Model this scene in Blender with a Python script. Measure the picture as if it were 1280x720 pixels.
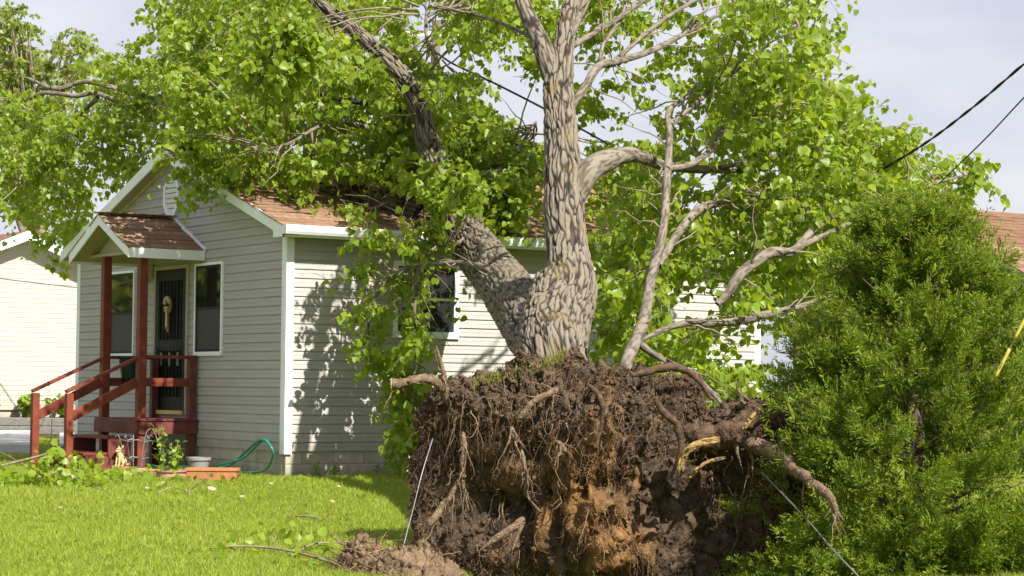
import bpy, math, random
import numpy as np
from mathutils import Vector, Matrix

random.seed(7); RNG = np.random.default_rng(11)
for o in list(bpy.data.objects): bpy.data.objects.remove(o)
sc = bpy.context.scene
C = sc.collection

# ------------------------------------------------------------------ camera
FPX = 2633.2                       # focal length in pixels of a 1280 wide picture
CAM = np.array([-10.9932, -20.7868, 1.0064])
R = np.array([[0.82905441, -0.55909425, 0.00907747], [-0.03399528, -0.03419285, 0.99883691], [0.55813358, 0.82839874, 0.0473543]])
cd = bpy.data.cameras.new('camera'); cam = bpy.data.objects.new('camera', cd); C.objects.link(cam)
cd.sensor_width = 36.0; cd.lens = 36.0 * FPX / 1280.0; cd.clip_start = 0.1; cd.clip_end = 3000
m = Matrix.Identity(4)
for i in range(3):
    m[i][0] = R[0][i]; m[i][1] = R[1][i]; m[i][2] = -R[2][i]; m[i][3] = CAM[i]
cam.matrix_world = m
sc.camera = cam

# ------------------------------------------------------------------ sky, sun, exposure
LDIR = Vector((-0.02, 0.33, -0.32)).normalized()          # the way sunlight travels
to_sun = -LDIR
w = bpy.data.worlds.new('World'); sc.world = w; w.use_nodes = True
nt = w.node_tree; nt.nodes.clear()
out = nt.nodes.new('ShaderNodeOutputWorld'); bg = nt.nodes.new('ShaderNodeBackground')
sky = nt.nodes.new('ShaderNodeTexSky'); sky.sky_type = 'NISHITA'; sky.sun_disc = False
sky.sun_elevation = math.asin(to_sun.z); sky.sun_rotation = math.atan2(to_sun.x, to_sun.y)
sky.air_density = 1.0; sky.dust_density = 2.0
tc = nt.nodes.new('ShaderNodeTexCoord'); mp = nt.nodes.new('ShaderNodeMapping'); mp.inputs['Scale'].default_value = (2.2, 2.2, 7)
ns = nt.nodes.new('ShaderNodeTexNoise'); ns.inputs['Scale'].default_value = 1.6; ns.inputs['Detail'].default_value = 7; ns.inputs['Roughness'].default_value = .55
rp = nt.nodes.new('ShaderNodeValToRGB'); rp.color_ramp.elements[0].position = .30; rp.color_ramp.elements[0].color = (.62, .62, .62, 1)
rp.color_ramp.elements[1].position = .62; rp.color_ramp.elements[1].color = (1, 1, 1, 1)
mx = nt.nodes.new('ShaderNodeMix'); mx.data_type = 'RGBA'
cl = nt.nodes.new('ShaderNodeValToRGB'); cl.color_ramp.elements[0].position = .34; cl.color_ramp.elements[0].color = (.595, .612, .725, 1); cl.color_ramp.elements[1].position = .66; cl.color_ramp.elements[1].color = (.775, .775, .815, 1)
nl = nt.nodes.new('ShaderNodeTexNoise'); nl.inputs['Scale'].default_value = 2.6; nl.inputs['Detail'].default_value = 6; nt.links.new(mp.outputs['Vector'], nl.inputs['Vector']); nt.links.new(nl.outputs['Fac'], cl.inputs['Fac'])
cx = nt.nodes.new('ShaderNodeVectorMath'); cx.operation = 'SCALE'; cx.inputs['Scale'].default_value = 10.0; nt.links.new(cl.outputs['Color'], cx.inputs[0])
nt.links.new(tc.outputs['Generated'], mp.inputs['Vector']); nt.links.new(mp.outputs['Vector'], ns.inputs['Vector'])
nt.links.new(ns.outputs['Fac'], rp.inputs['Fac']); nt.links.new(rp.outputs['Color'], mx.inputs['Factor'])
nt.links.new(sky.outputs['Color'], mx.inputs['A']); nt.links.new(cx.outputs[0], mx.inputs['B'])
nt.links.new(mx.outputs['Result'], bg.inputs['Color']); bg.inputs['Strength'].default_value = 0.0595
nt.links.new(bg.outputs[0], out.inputs['Surface'])
sl = bpy.data.lights.new('sun', 'SUN'); sun = bpy.data.objects.new('sun', sl); C.objects.link(sun)
sl.energy = 5.0; sl.angle = math.radians(0.53); sl.color = (1.0, 0.94, 0.84)
sun.rotation_euler = LDIR.to_track_quat('-Z', 'Y').to_euler(); sun.location = (-5, -20, 25)
sc.view_settings.view_transform = 'Standard'; sc.view_settings.look = 'None'
sc.view_settings.gamma = 1; sc.view_settings.use_curve_mapping = False; sc.view_settings.exposure = 1.0

# ------------------------------------------------------------------ helpers
FW = np.array([R[2][0], R[2][1]]); FW = FW / np.linalg.norm(FW)
def P(px, py, d):
    return CAM + R.T @ np.array([(px - 640) / FPX, -(py - 360) / FPX, 1.0]) * d
def Pn(px, py, d):
    px, py, d = map(np.asarray, (px, py, d))
    v = np.stack([(px - 640) / FPX * d, -(py - 360) / FPX * d, d], -1)
    return CAM + v @ R
def to_px(v):
    q = (np.asarray(v) - CAM) @ R.T
    return 640 + FPX * q[..., 0] / q[..., 2], 360 - FPX * q[..., 1] / q[..., 2], q[..., 2]
def pxm(r, d): return r * d / FPX
RV = np.array([R[0][0], R[0][1]]); RV = RV / np.linalg.norm(RV)
PIT = P(795, 700, 15.95)[:2]
def gz(x, y):
    """height of the lawn: level by the house, sinking gently toward the street"""
    s = np.maximum(0, -(FW[0] * np.asarray(x) + FW[1] * np.asarray(y)) - 1.0)
    q0, q1 = PIT[0] - np.asarray(x), PIT[1] - np.asarray(y)
    return -0.045 * s + 0.0007 * np.maximum(0, s - 8) ** 2 * (s < 40) - .75 * np.exp(-((q0 * RV[0] + q1 * RV[1]) / 1.25) ** 4 - ((q0 * FW[0] + q1 * FW[1]) / .95) ** 4)

_perm = np.random.default_rng(3).random(1 << 16)
def _h(ix, iy, iz): return _perm[(ix * 7349 + iy * 9151 + iz * 3571 + (ix * iy) % 977 * 31 + (iy * iz) % 1013 * 17) & 0xffff]
def vnoise(p):
    p = np.asarray(p, float); i = np.floor(p).astype(np.int64); f = p - i; f = f * f * (3 - 2 * f)
    x, y, z = i[..., 0], i[..., 1], i[..., 2]; fx, fy, fz = f[..., 0], f[..., 1], f[..., 2]
    def L(a, b, t): return a + (b - a) * t
    a = L(L(_h(x, y, z), _h(x + 1, y, z), fx), L(_h(x, y + 1, z), _h(x + 1, y + 1, z), fx), fy)
    b = L(L(_h(x, y, z + 1), _h(x + 1, y, z + 1), fx), L(_h(x, y + 1, z + 1), _h(x + 1, y + 1, z + 1), fx), fy)
    return L(a, b, fz) * 2 - 1
def fbm(p, o=4, g=.5):
    p = np.asarray(p, float); s = 0; a = 1
    for k in range(o): s = s + a * vnoise(p * 2 ** k + 13.7 * k); a *= g
    return s

def cracks(p):
    """distance to the border between neighbouring cells: 0 in a crack, larger on a plate"""
    sh = p.shape[:-1]; p = p.reshape(-1, 3); i = np.floor(p).astype(np.int64); d1 = np.full(len(p), 9.); d2 = np.full(len(p), 9.)
    for a in (-1, 0, 1):
        for b in (-1, 0, 1):
            for c in (-1, 0, 1):
                j = i + np.array([a, b, c]); q = np.stack([_h(j[:, 0], j[:, 1], j[:, 2]), _h(j[:, 1] + 57, j[:, 2], j[:, 0]), _h(j[:, 2], j[:, 0] + 91, j[:, 1])], -1)
                d = np.linalg.norm(j + q - p, axis=1); d2 = np.where(d < d1, d1, np.minimum(d2, d)); d1 = np.minimum(d1, d)
    return (d2 - d1).reshape(sh)
def raw_mesh(name, V, quads=None, tris=None, smooth=False, attrs=None, mats=None):
    if isinstance(quads, Leaves): quads, tris = quads.q, quads.t
    V = np.asarray(V, np.float32); me = bpy.data.meshes.new(name)
    me.vertices.add(len(V)); me.vertices.foreach_set('co', V.ravel())
    loops = []; starts = []; tot = []; n = 0
    if quads is not None and len(quads):
        q = np.asarray(quads, np.int32); loops.append(q.ravel()); starts.append(np.arange(len(q)) * 4 + n); tot.append(np.full(len(q), 4)); n += q.size
    if tris is not None and len(tris):
        q = np.asarray(tris, np.int32); loops.append(q.ravel()); starts.append(np.arange(len(q)) * 3 + n); tot.append(np.full(len(q), 3)); n += q.size
    lo = np.concatenate(loops); st = np.concatenate(starts); tt = np.concatenate(tot)
    me.loops.add(len(lo)); me.loops.foreach_set('vertex_index', lo.astype(np.int32))
    me.polygons.add(len(st)); me.polygons.foreach_set('loop_start', st.astype(np.int32)); me.polygons.foreach_set('loop_total', tt.astype(np.int32))
    if smooth: me.polygons.foreach_set('use_smooth', np.ones(len(st), bool))
    for k, a in (attrs or {}).items():
        a = np.asarray(a, np.float32)
        if a.ndim == 1: at = me.attributes.new(k, 'FLOAT', 'POINT'); at.data.foreach_set('value', a)
        else: at = me.attributes.new(k, 'FLOAT_VECTOR', 'POINT'); at.data.foreach_set('vector', a.ravel())
    me.update(calc_edges=True); me.validate()
    return me
def link(name, me, mat=None, parent=None, kind=None, loc=None):
    o = bpy.data.objects.new(name, me); C.objects.link(o)
    if mat is not None and me is not None and not me.materials: me.materials.append(mat)
    if parent is not None: o.parent = parent
    if kind: o['kind'] = kind
    if loc is not None: o.location = loc
    return o
def tag(o, label, cat, group=None):
    o['label'] = label; o['category'] = cat
    if group: o['group'] = group
    return o
def empty(name, loc=(0, 0, 0), rz=0):
    o = bpy.data.objects.new(name, None); C.objects.link(o); o.location = loc; o.rotation_euler = (0, 0, rz); o.empty_display_size = .2
    return o
def rel(o, parent):
    """parent an object built in world coordinates under an unrotated empty"""
    o.parent = parent; o.location = Vector(o.location) - Vector(parent.location)
    return o
class MB:
    def __init__(s): s.v = []; s.f = []
    def box(s, x0, x1, y0, y1, z0, z1):
        b = len(s.v); s.v += [(x, y, z) for z in (z0, z1) for y in (y0, y1) for x in (x0, x1)]
        s.f += [tuple(b + i for i in q) for q in ((0, 2, 3, 1), (4, 5, 7, 6), (0, 1, 5, 4), (2, 6, 7, 3), (0, 4, 6, 2), (1, 3, 7, 5))]
        return s
    def bar(s, a, b, wd, ht, up=(0, 0, 1)):
        a, b = Vector(a), Vector(b); t = (b - a).normalized(); sd = t.cross(Vector(up)).normalized(); u = sd.cross(t)
        i = len(s.v)
        for p in (a, b):
            for su, ss in ((-1, -1), (-1, 1), (1, 1), (1, -1)): s.v.append(tuple(p + u * su * ht / 2 + sd * ss * wd / 2))
        s.f += [(i, i + 1, i + 2, i + 3), (i + 7, i + 6, i + 5, i + 4)] + [(i + k, i + 4 + k, i + 4 + (k + 1) % 4, i + (k + 1) % 4) for k in range(4)]
        return s
    def prism(s, poly, d):
        """polygon of 3D points extruded by vector d"""
        n = len(poly); i = len(s.v); d = Vector(d)
        s.v += [tuple(p) for p in poly] + [tuple(Vector(p) + d) for p in poly]
        s.f += [tuple(i + k for k in range(n)), tuple(i + 2 * n - 1 - k for k in range(n))] + [(i + k, i + n + k, i + n + (k + 1) % n, i + (k + 1) % n) for k in range(n)]
        return s
    def lathe(s, prof, n=20, c=(0, 0, 0)):
        i = len(s.v)
        for r, z in prof:
            for k in range(n): a = 2 * math.pi * k / n; s.v.append((c[0] + r * math.cos(a), c[1] + r * math.sin(a), c[2] + z))
        for j in range(len(prof) - 1):
            for k in range(n): s.f.append((i + j * n + k, i + j * n + (k + 1) % n, i + (j + 1) * n + (k + 1) % n, i + (j + 1) * n + k))
        return s
    def mesh(s, name, bevel=0, smooth=False):
        me = bpy.data.meshes.new(name); me.from_pydata(s.v, [], s.f)
        import bmesh
        bm = bmesh.new(); bm.from_mesh(me); bmesh.ops.recalc_face_normals(bm, faces=bm.faces)
        if bevel: bmesh.ops.bevel(bm, geom=list(bm.edges), offset=bevel, segments=1, affect='EDGES')
        bm.to_mesh(me); bm.free()
        if smooth:
            for p in me.polygons: p.use_smooth = True
        return me
    def build(s, name, mat, parent=None, bevel=0, smooth=False, kind=None):
        return link(name, s.mesh(name, bevel, smooth), mat, parent, kind)
def spline(pts, n):
    """Catmull-Rom through rows of any width"""
    p = np.asarray(pts, float); p = np.vstack([2 * p[0] - p[1], p, 2 * p[-1] - p[-2]])
    t = np.linspace(0, len(p) - 3 - 1e-6, n); i = t.astype(int); f = (t - i)[:, None]
    a, b, c, d = p[i], p[i + 1], p[i + 2], p[i + 3]
    return .5 * (2 * b + (c - a) * f + (2 * a - 5 * b + 4 * c - d) * f ** 2 + (3 * b - a - 3 * c + d) * f ** 3)
def tubes(PTS, RAD, sides=5):
    """many polylines of equal length at once: PTS (N,K,3), RAD (N,K)"""
    N, K, _ = PTS.shape
    T = np.gradient(PTS, axis=1); T /= np.linalg.norm(T, axis=2, keepdims=True) + 1e-9
    ref = np.where(np.abs(T[..., 2:3].mean(1, keepdims=True)) > .8, np.array([1., 0.15, 0]), np.array([0, 0.1, 1.])) * np.ones_like(T)
    A = np.cross(T, ref); A /= np.linalg.norm(A, axis=2, keepdims=True) + 1e-9; B = np.cross(T, A)
    th = np.arange(sides) * 2 * np.pi / sides
    V = PTS[:, :, None] + RAD[:, :, None, None] * (np.cos(th)[:, None] * A[:, :, None] + np.sin(th)[:, None] * B[:, :, None])
    n, k, s = np.meshgrid(np.arange(N), np.arange(K - 1), np.arange(sides), indexing='ij')
    idx = lambda kk, ss: (n * K + kk) * sides + ss % sides
    Q = np.stack([idx(k, s), idx(k, s + 1), idx(k + 1, s + 1), idx(k + 1, s)], -1).reshape(-1, 4)
    base = len(V.reshape(-1, 3))
    tri = []
    caps = []
    for e in (0, K - 1):
        c = (np.arange(N)[:, None] * K + e) * sides + np.arange(sides)
        for j in range(1, sides - 1): caps.append(np.stack([c[:, 0], c[:, j], c[:, j + 1]], -1) if e else np.stack([c[:, 0], c[:, j + 1], c[:, j]], -1))
    return V.reshape(-1, 3), Q, np.concatenate(caps)
def tube_mesh(name, pts, rad, sides=8, n=None, smooth=True):
    p = np.column_stack([np.asarray(pts, float), np.broadcast_to(np.asarray(rad, float), (len(pts),))])
    p = spline(p, n or len(pts) * 5)
    V, Q, T = tubes(p[None, :, :3], np.maximum(p[None, :, 3], .0005), sides)
    return raw_mesh(name, V, Q, T, smooth)
# leaves -------------------------------------------------------------
LEAF = np.array([(0, 0, 0), (-.34, .03, .04), (-.48, .28, .09), (-.33, .62, .06), (0, 1, -.05), (.33, .62, .06), (.48, .28, .09), (.34, .03, .04)]); NL = 8
def norm(a): return a / (np.linalg.norm(a, axis=-1, keepdims=True) + 1e-9)
class Leaves:
    def __init__(s, q, t): s.q = q; s.t = t
def leaf_arrays(pos, tip, nrm, size):
    tip = norm(tip); side = norm(np.cross(tip, nrm)); n2 = np.cross(side, tip)
    V = pos[:, None] + size[:, None, None] * (LEAF[None, :, 0, None] * side[:, None] + LEAF[None, :, 1, None] * tip[:, None] + LEAF[None, :, 2, None] * n2[:, None])
    b = np.arange(len(pos))[:, None] * 8
    Q = np.concatenate([b + np.array([[0, 3, 2, 1]]), b + np.array([[0, 7, 6, 5]])])
    return V.reshape(-1, 3), Leaves(Q, np.concatenate([b + np.array([[0, 4, 3]]), b + np.array([[0, 5, 4]])]))
def in_poly(x, y, poly):
    ins = np.zeros(len(x), bool); n = len(poly)
    for i in range(n):
        x0, y0 = poly[i]; x1, y1 = poly[(i + 1) % n]
        c = ((y0 > y) != (y1 > y)); ins ^= c & (x < (x1 - x0) * (y - y0) / (y1 - y0 + 1e-9) + x0)
    return ins

# ------------------------------------------------------------------ materials
def mat(name, col, rough=.8, var=.0, scale=6, bump=0, bscale=40, spec=.3, obj_rand=0, col2=None, detail=5, stretch=None, metallic=0, coord='Object'):
    m = bpy.data.materials.new(name); m.use_nodes = True; nt = m.node_tree; b = nt.nodes['Principled BSDF']
    b.inputs['Roughness'].default_value = rough; b.inputs['Specular IOR Level'].default_value = spec; b.inputs['Metallic'].default_value = metallic
    tc = nt.nodes.new('ShaderNodeTexCoord'); mp = nt.nodes.new('ShaderNodeMapping'); nt.links.new(tc.outputs[coord], mp.inputs['Vector'])
    if stretch: mp.inputs['Scale'].default_value = stretch
    nz = nt.nodes.new('ShaderNodeTexNoise'); nz.inputs['Scale'].default_value = scale; nz.inputs['Detail'].default_value = detail
    oi = nt.nodes.new('ShaderNodeObjectInfo')
    ad = nt.nodes.new('ShaderNodeVectorMath'); ad.operation = 'ADD'; sx = nt.nodes.new('ShaderNodeVectorMath'); sx.operation = 'SCALE'; sx.inputs['Scale'].default_value = 37.0
    cb = nt.nodes.new('ShaderNodeCombineXYZ'); nt.links.new(oi.outputs['Random'], cb.inputs[0]); nt.links.new(oi.outputs['Random'], cb.inputs[1])
    nt.links.new(cb.outputs[0], sx.inputs[0]); nt.links.new(mp.outputs[0], ad.inputs[0]); nt.links.new(sx.outputs[0], ad.inputs[1])
    nt.links.new(ad.outputs[0], nz.inputs['Vector'])
    rp = nt.nodes.new('ShaderNodeValToRGB'); e = rp.color_ramp.elements
    c2 = col2 or tuple(min(1, c * (1 + var)) for c in col); c1 = col if col2 else tuple(c * (1 - var) for c in col)
    e[0].position = .3; e[0].color = (*c1, 1); e[1].position = .7; e[1].color = (*c2, 1)
    nt.links.new(nz.outputs['Fac'], rp.inputs['Fac']); last = rp.outputs['Color']
    if obj_rand:
        hs = nt.nodes.new('ShaderNodeHueSaturation'); mr = nt.nodes.new('ShaderNodeMapRange')
        mr.inputs['To Min'].default_value = 1 - obj_rand; mr.inputs['To Max'].default_value = 1 + obj_rand
        nt.links.new(oi.outputs['Random'], mr.inputs['Value']); nt.links.new(mr.outputs[0], hs.inputs['Value']); nt.links.new(last, hs.inputs['Color']); last = hs.outputs['Color']
    nt.links.new(last, b.inputs['Base Color'])
    if bump:
        n2 = nt.nodes.new('ShaderNodeTexNoise'); n2.inputs['Scale'].default_value = bscale; n2.inputs['Detail'].default_value = 6
        bp = nt.nodes.new('ShaderNodeBump'); bp.inputs['Strength'].default_value = bump; bp.inputs['Distance'].default_value = .02
        nt.links.new(ad.outputs[0], n2.inputs['Vector']); nt.links.new(n2.outputs['Fac'], bp.inputs['Height']); nt.links.new(bp.outputs[0], b.inputs['Normal'])
    return m
def leaf_mat(name, cA, cB, tA, trans=.4, rough=.42, spec=.45):
    m = bpy.data.materials.new(name); m.use_nodes = True; nt = m.node_tree; b = nt.nodes['Principled BSDF']; o = nt.nodes['Material Output']
    at = nt.nodes.new('ShaderNodeAttribute'); at.attribute_name = 'lv'
    rp = nt.nodes.new('ShaderNodeValToRGB'); e = rp.color_ramp.elements; e[0].color = (*cA, 1); e[1].color = (*cB, 1)
    nt.links.new(at.outputs['Fac'], rp.inputs['Fac']); nt.links.new(rp.outputs['Color'], b.inputs['Base Color'])
    b.inputs['Roughness'].default_value = rough; b.inputs['Specular IOR Level'].default_value = spec
    tr = nt.nodes.new('ShaderNodeBsdfTranslucent'); tr.inputs['Color'].default_value = (*tA, 1)
    mx = nt.nodes.new('ShaderNodeMixShader'); mx.inputs[0].default_value = trans
    nt.links.new(b.outputs[0], mx.inputs[1]); nt.links.new(tr.outputs[0], mx.inputs[2]); nt.links.new(mx.outputs[0], o.inputs['Surface'])
    return m
def attr_mix_mat(name, attr, cA1, cA2, cB1, cB2, scale, bump, bscale, rough=.95, dist=.02):
    """two soils blended by a point attribute, each mottled by noise"""
    m = bpy.data.materials.new(name); m.use_nodes = True; nt = m.node_tree; b = nt.nodes['Principled BSDF']
    b.inputs['Roughness'].default_value = rough; b.inputs['Specular IOR Level'].default_value = .15
    tc = nt.nodes.new('ShaderNodeTexCoord'); nz = nt.nodes.new('ShaderNodeTexNoise'); nz.inputs['Scale'].default_value = scale; nz.inputs['Detail'].default_value = 8; nz.inputs['Roughness'].default_value = .65
    nt.links.new(tc.outputs['Object'], nz.inputs['Vector'])
    rs = []
    for c1, c2 in ((cA1, cA2), (cB1, cB2)):
        r = nt.nodes.new('ShaderNodeValToRGB'); r.color_ramp.elements[0].position = .32; r.color_ramp.elements[1].position = .68
        r.color_ramp.elements[0].color = (*c1, 1); r.color_ramp.elements[1].color = (*c2, 1); nt.links.new(nz.outputs['Fac'], r.inputs['Fac']); rs.append(r)
    at = nt.nodes.new('ShaderNodeAttribute'); at.attribute_name = attr
    mx = nt.nodes.new('ShaderNodeMix'); mx.data_type = 'RGBA'; nt.links.new(at.outputs['Fac'], mx.inputs['Factor'])
    nt.links.new(rs[0].outputs[0], mx.inputs['A']); nt.links.new(rs[1].outputs[0], mx.inputs['B']); nt.links.new(mx.outputs['Result'], b.inputs['Base Color'])
    n2 = nt.nodes.new('ShaderNodeTexNoise'); n2.inputs['Scale'].default_value = bscale; n2.inputs['Detail'].default_value = 8; nt.links.new(tc.outputs['Object'], n2.inputs['Vector'])
    bp = nt.nodes.new('ShaderNodeBump'); bp.inputs['Strength'].default_value = bump; bp.inputs['Distance'].default_value = dist
    nt.links.new(n2.outputs['Fac'], bp.inputs['Height']); nt.links.new(bp.outputs[0], b.inputs['Normal'])
    return m
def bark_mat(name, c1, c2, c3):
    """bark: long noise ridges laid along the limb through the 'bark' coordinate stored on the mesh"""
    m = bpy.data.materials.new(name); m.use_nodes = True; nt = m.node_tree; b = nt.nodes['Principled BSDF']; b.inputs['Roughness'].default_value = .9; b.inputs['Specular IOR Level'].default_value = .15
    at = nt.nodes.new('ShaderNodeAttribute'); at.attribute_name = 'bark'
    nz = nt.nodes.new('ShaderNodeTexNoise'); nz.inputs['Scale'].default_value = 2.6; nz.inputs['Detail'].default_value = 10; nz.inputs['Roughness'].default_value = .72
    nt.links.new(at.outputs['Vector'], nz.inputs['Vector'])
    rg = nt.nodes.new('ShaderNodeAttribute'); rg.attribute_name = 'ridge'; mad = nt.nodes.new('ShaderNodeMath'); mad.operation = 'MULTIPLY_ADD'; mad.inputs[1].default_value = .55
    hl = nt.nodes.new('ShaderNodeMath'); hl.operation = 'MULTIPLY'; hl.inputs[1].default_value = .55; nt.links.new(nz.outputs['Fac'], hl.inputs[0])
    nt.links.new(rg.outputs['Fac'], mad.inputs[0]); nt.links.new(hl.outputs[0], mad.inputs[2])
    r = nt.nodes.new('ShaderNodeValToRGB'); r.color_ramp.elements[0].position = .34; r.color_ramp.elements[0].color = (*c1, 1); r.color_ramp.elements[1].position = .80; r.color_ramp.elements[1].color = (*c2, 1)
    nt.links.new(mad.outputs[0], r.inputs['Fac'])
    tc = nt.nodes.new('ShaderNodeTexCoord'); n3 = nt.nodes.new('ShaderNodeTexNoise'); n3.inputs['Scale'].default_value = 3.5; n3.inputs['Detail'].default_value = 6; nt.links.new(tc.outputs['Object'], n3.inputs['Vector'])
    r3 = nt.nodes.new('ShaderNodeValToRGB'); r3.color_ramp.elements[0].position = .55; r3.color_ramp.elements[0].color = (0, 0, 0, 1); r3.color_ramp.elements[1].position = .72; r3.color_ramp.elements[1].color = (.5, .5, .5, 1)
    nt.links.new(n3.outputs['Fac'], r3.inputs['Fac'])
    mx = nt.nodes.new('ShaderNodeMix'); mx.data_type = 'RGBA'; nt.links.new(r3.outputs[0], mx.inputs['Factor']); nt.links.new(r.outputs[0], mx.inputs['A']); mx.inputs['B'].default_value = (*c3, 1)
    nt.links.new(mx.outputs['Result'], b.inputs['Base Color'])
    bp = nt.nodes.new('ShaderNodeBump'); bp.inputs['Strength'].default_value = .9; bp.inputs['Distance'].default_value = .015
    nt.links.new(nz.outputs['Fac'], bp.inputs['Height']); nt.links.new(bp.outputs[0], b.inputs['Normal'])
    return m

M = {}
M['siding'] = mat('beige_siding', (.372, .358, .34), .55, .05, 1.5, .08, 90, obj_rand=.025, stretch=(1, 1, 6))
M['wallcore'] = mat('wall_sheathing', (.42, .39, .34), .8, .05)
M['cream'] = mat('cream_siding', (.44, .415, .35), .6, .03, 1.0, .05, 60, obj_rand=.012)
M['olive'] = mat('olive_siding', (.46, .43, .20), .7, .05, 1.5, .05, 60, obj_rand=.02)
M['white'] = mat('white_trim', (.78, .80, .83), .45, .05, 3, .05, 60)
M['soffit'] = mat('beige_soffit', (.36, .32, .22), .7, .06, 4)
M['teal'] = mat('blue_fascia', (.25, .38, .40), .6, .06)
M['shingle'] = mat('brown_shingle', (.20, .118, .075), .92, 0, 14, .6, 160, spec=.2, obj_rand=.2, col2=(.30, .19, .125))
M['shingle2'] = mat('red_brown_shingle', (.15, .082, .05), .92, 0, 5, .5, 120, spec=.2, obj_rand=.18, col2=(.23, .135, .085))
M['block'] = mat('concrete_block', (.36, .33, .27), .95, 0, 9, .5, 120, spec=.2, obj_rand=.09, col2=(.47, .435, .36))
M['mortar'] = mat('mortar', (.30, .28, .24), .95, .1, 20)
M['red'] = mat('red_painted_wood', (.165, .036, .02), .55, .22, 7, .2, 60, stretch=(1, 1, 1))
M['reddark'] = mat('dark_red_wood', (.13, .035, .028), .6, .25, 7, .2, 60)
M['glass'] = mat('window_glass', (.012, .014, .012), .03, .2, 3, spec=.75)
M['screen'] = mat('insect_screen', (.022, .022, .021), .45, .2, 50, spec=.4)
M['darkmetal'] = mat('black_metal', (.010, .010, .011), .5, .2, 8, spec=.2)
M['brass'] = mat('brass_threshold', (.62, .45, .12), .4, .12, 20, spec=.5)
M['lamp'] = mat('lamp_housing', (.50, .46, .30), .5, .1)
M['hose'] = mat('green_hose', (.010, .19, .135), .35, .1, 20, spec=.5)
M['terracotta'] = mat('terracotta', (.40, .17, .075), .85, .18, 12, .2, 60)
M['pinkclay'] = mat('pink_clay', (.42, .22, .17), .85, .15, 12, .2, 60)
M['greypot'] = mat('grey_plastic', (.24, .24, .24), .6, .08)
M['greenpot'] = mat('dark_green_plastic', (.008, .018, .012), .45, .1)
M['galv'] = mat('galvanised_wire', (.22, .22, .22), .45, .1, spec=.5, metallic=.6)
M['blackwire'] = mat('black_cable', (.012, .012, .013), .6, .1)
M['tan'] = mat('tan_resin', (.50, .36, .18), .7, .2, 30)
M['straw'] = mat('straw_cream', (.50, .45, .32), .8, .2, 30)
M['gold'] = mat('gold_ribbon', (.24, .17, .065), .6, .2, 20)
M['deadleaf'] = mat('dry_leaf', (.40, .30, .15), .8, .2, 30)
M['paleleaf'] = mat('pale_leaf', (.30, .26, .17), .8, .15, 30)
M['concrete'] = mat('pale_concrete', (.52, .51, .50), .9, .14, 3, .3, 40)
M['timber'] = mat('weathered_timber', (.17, .165, .155), .9, .3, 6, .4, 30, stretch=(1, 6, 6))
M['pole'] = mat('pole_timber', (.16, .13, .10), .9, .2, 6)
M['insul'] = mat('blue_grey_glaze', (.20, .25, .34), .3, .1)
M['wood'] = mat('torn_yellow_wood', (.26, .16, .05), .85, .0, 18, .9, 60, col2=(.46, .32, .12), stretch=(1, 1, 5))
M['cutend'] = mat('cut_wood', (.40, .29, .17), .85, .15, 30, .3, 60)
M['muntin'] = mat('grey_muntin', (.30, .30, .29), .5, .05)
M['root'] = mat('root_bark', (.05, .031, .02), .9, 0, 22, .8, 70, col2=(.125, .08, .05), spec=.15)
M['paleroot'] = mat('pale_root_bark', (.10, .067, .043), .9, 0, 26, 1.0, 70, col2=(.235, .168, .112), spec=.15)
M['fibre'] = bpy.data.materials.new('root_fibre'); 
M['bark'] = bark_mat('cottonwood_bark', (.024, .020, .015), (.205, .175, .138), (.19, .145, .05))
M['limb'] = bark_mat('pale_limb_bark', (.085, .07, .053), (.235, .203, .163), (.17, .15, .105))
M['twig'] = mat('twig_bark', (.15, .12, .085), .9, 0, 12, .2, 60, col2=(.28, .235, .175), spec=.15)
M['darktwig'] = mat('cedar_wood', (.09, .065, .045), .9, .25, 12)
M['leaf'] = leaf_mat('cottonwood_leaf', (.105, .18, .010), (.24, .32, .03), (.46, .57, .03), .46)
M['farleaf'] = leaf_mat('far_leaf', (.12, .18, .03), (.24, .30, .06), (.40, .48, .06), .45)
M['cedar'] = leaf_mat('cedar_needle', (.045, .085, .007), (.19, .25, .018), (.31, .39, .018), .30, .6, .25)
M['grass'] = leaf_mat('grass_blade', (.17, .235, .022), (.34, .405, .065), (.40, .48, .055), .38, .55, .25)
M['plant'] = leaf_mat('garden_leaf', (.12, .22, .02), (.26, .36, .04), (.30, .42, .04), .35)
M['soil'] = attr_mix_mat('root_soil', 'clay', (.019, .0135, .009), (.122, .086, .058), (.10, .052, .02), (.26, .148, .06), 13, 1.0, 42)
M['mound'] = attr_mix_mat('loose_soil', 'clay', (.065, .043, .026), (.17, .118, .075), (.125, .082, .048), (.22, .158, .10), 14, 1.0, 40)
def fibre():
    m = M['fibre']; m.use_nodes = True; nt = m.node_tree; b = nt.nodes['Principled BSDF']; b.inputs['Roughness'].default_value = .9; b.inputs['Specular IOR Level'].default_value = .15
    at = nt.nodes.new('ShaderNodeAttribute'); at.attribute_name = 'lv'; r = nt.nodes.new('ShaderNodeValToRGB')
    e = r.color_ramp.elements; e[0].color = (.035, .021, .013, 1); e[1].color = (.34, .23, .14, 1); k = e.new(.55); k.color = (.105, .062, .037, 1)
    nt.links.new(at.outputs['Fac'], r.inputs['Fac']); nt.links.new(r.outputs[0], b.inputs['Base Color'])
fibre()
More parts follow.
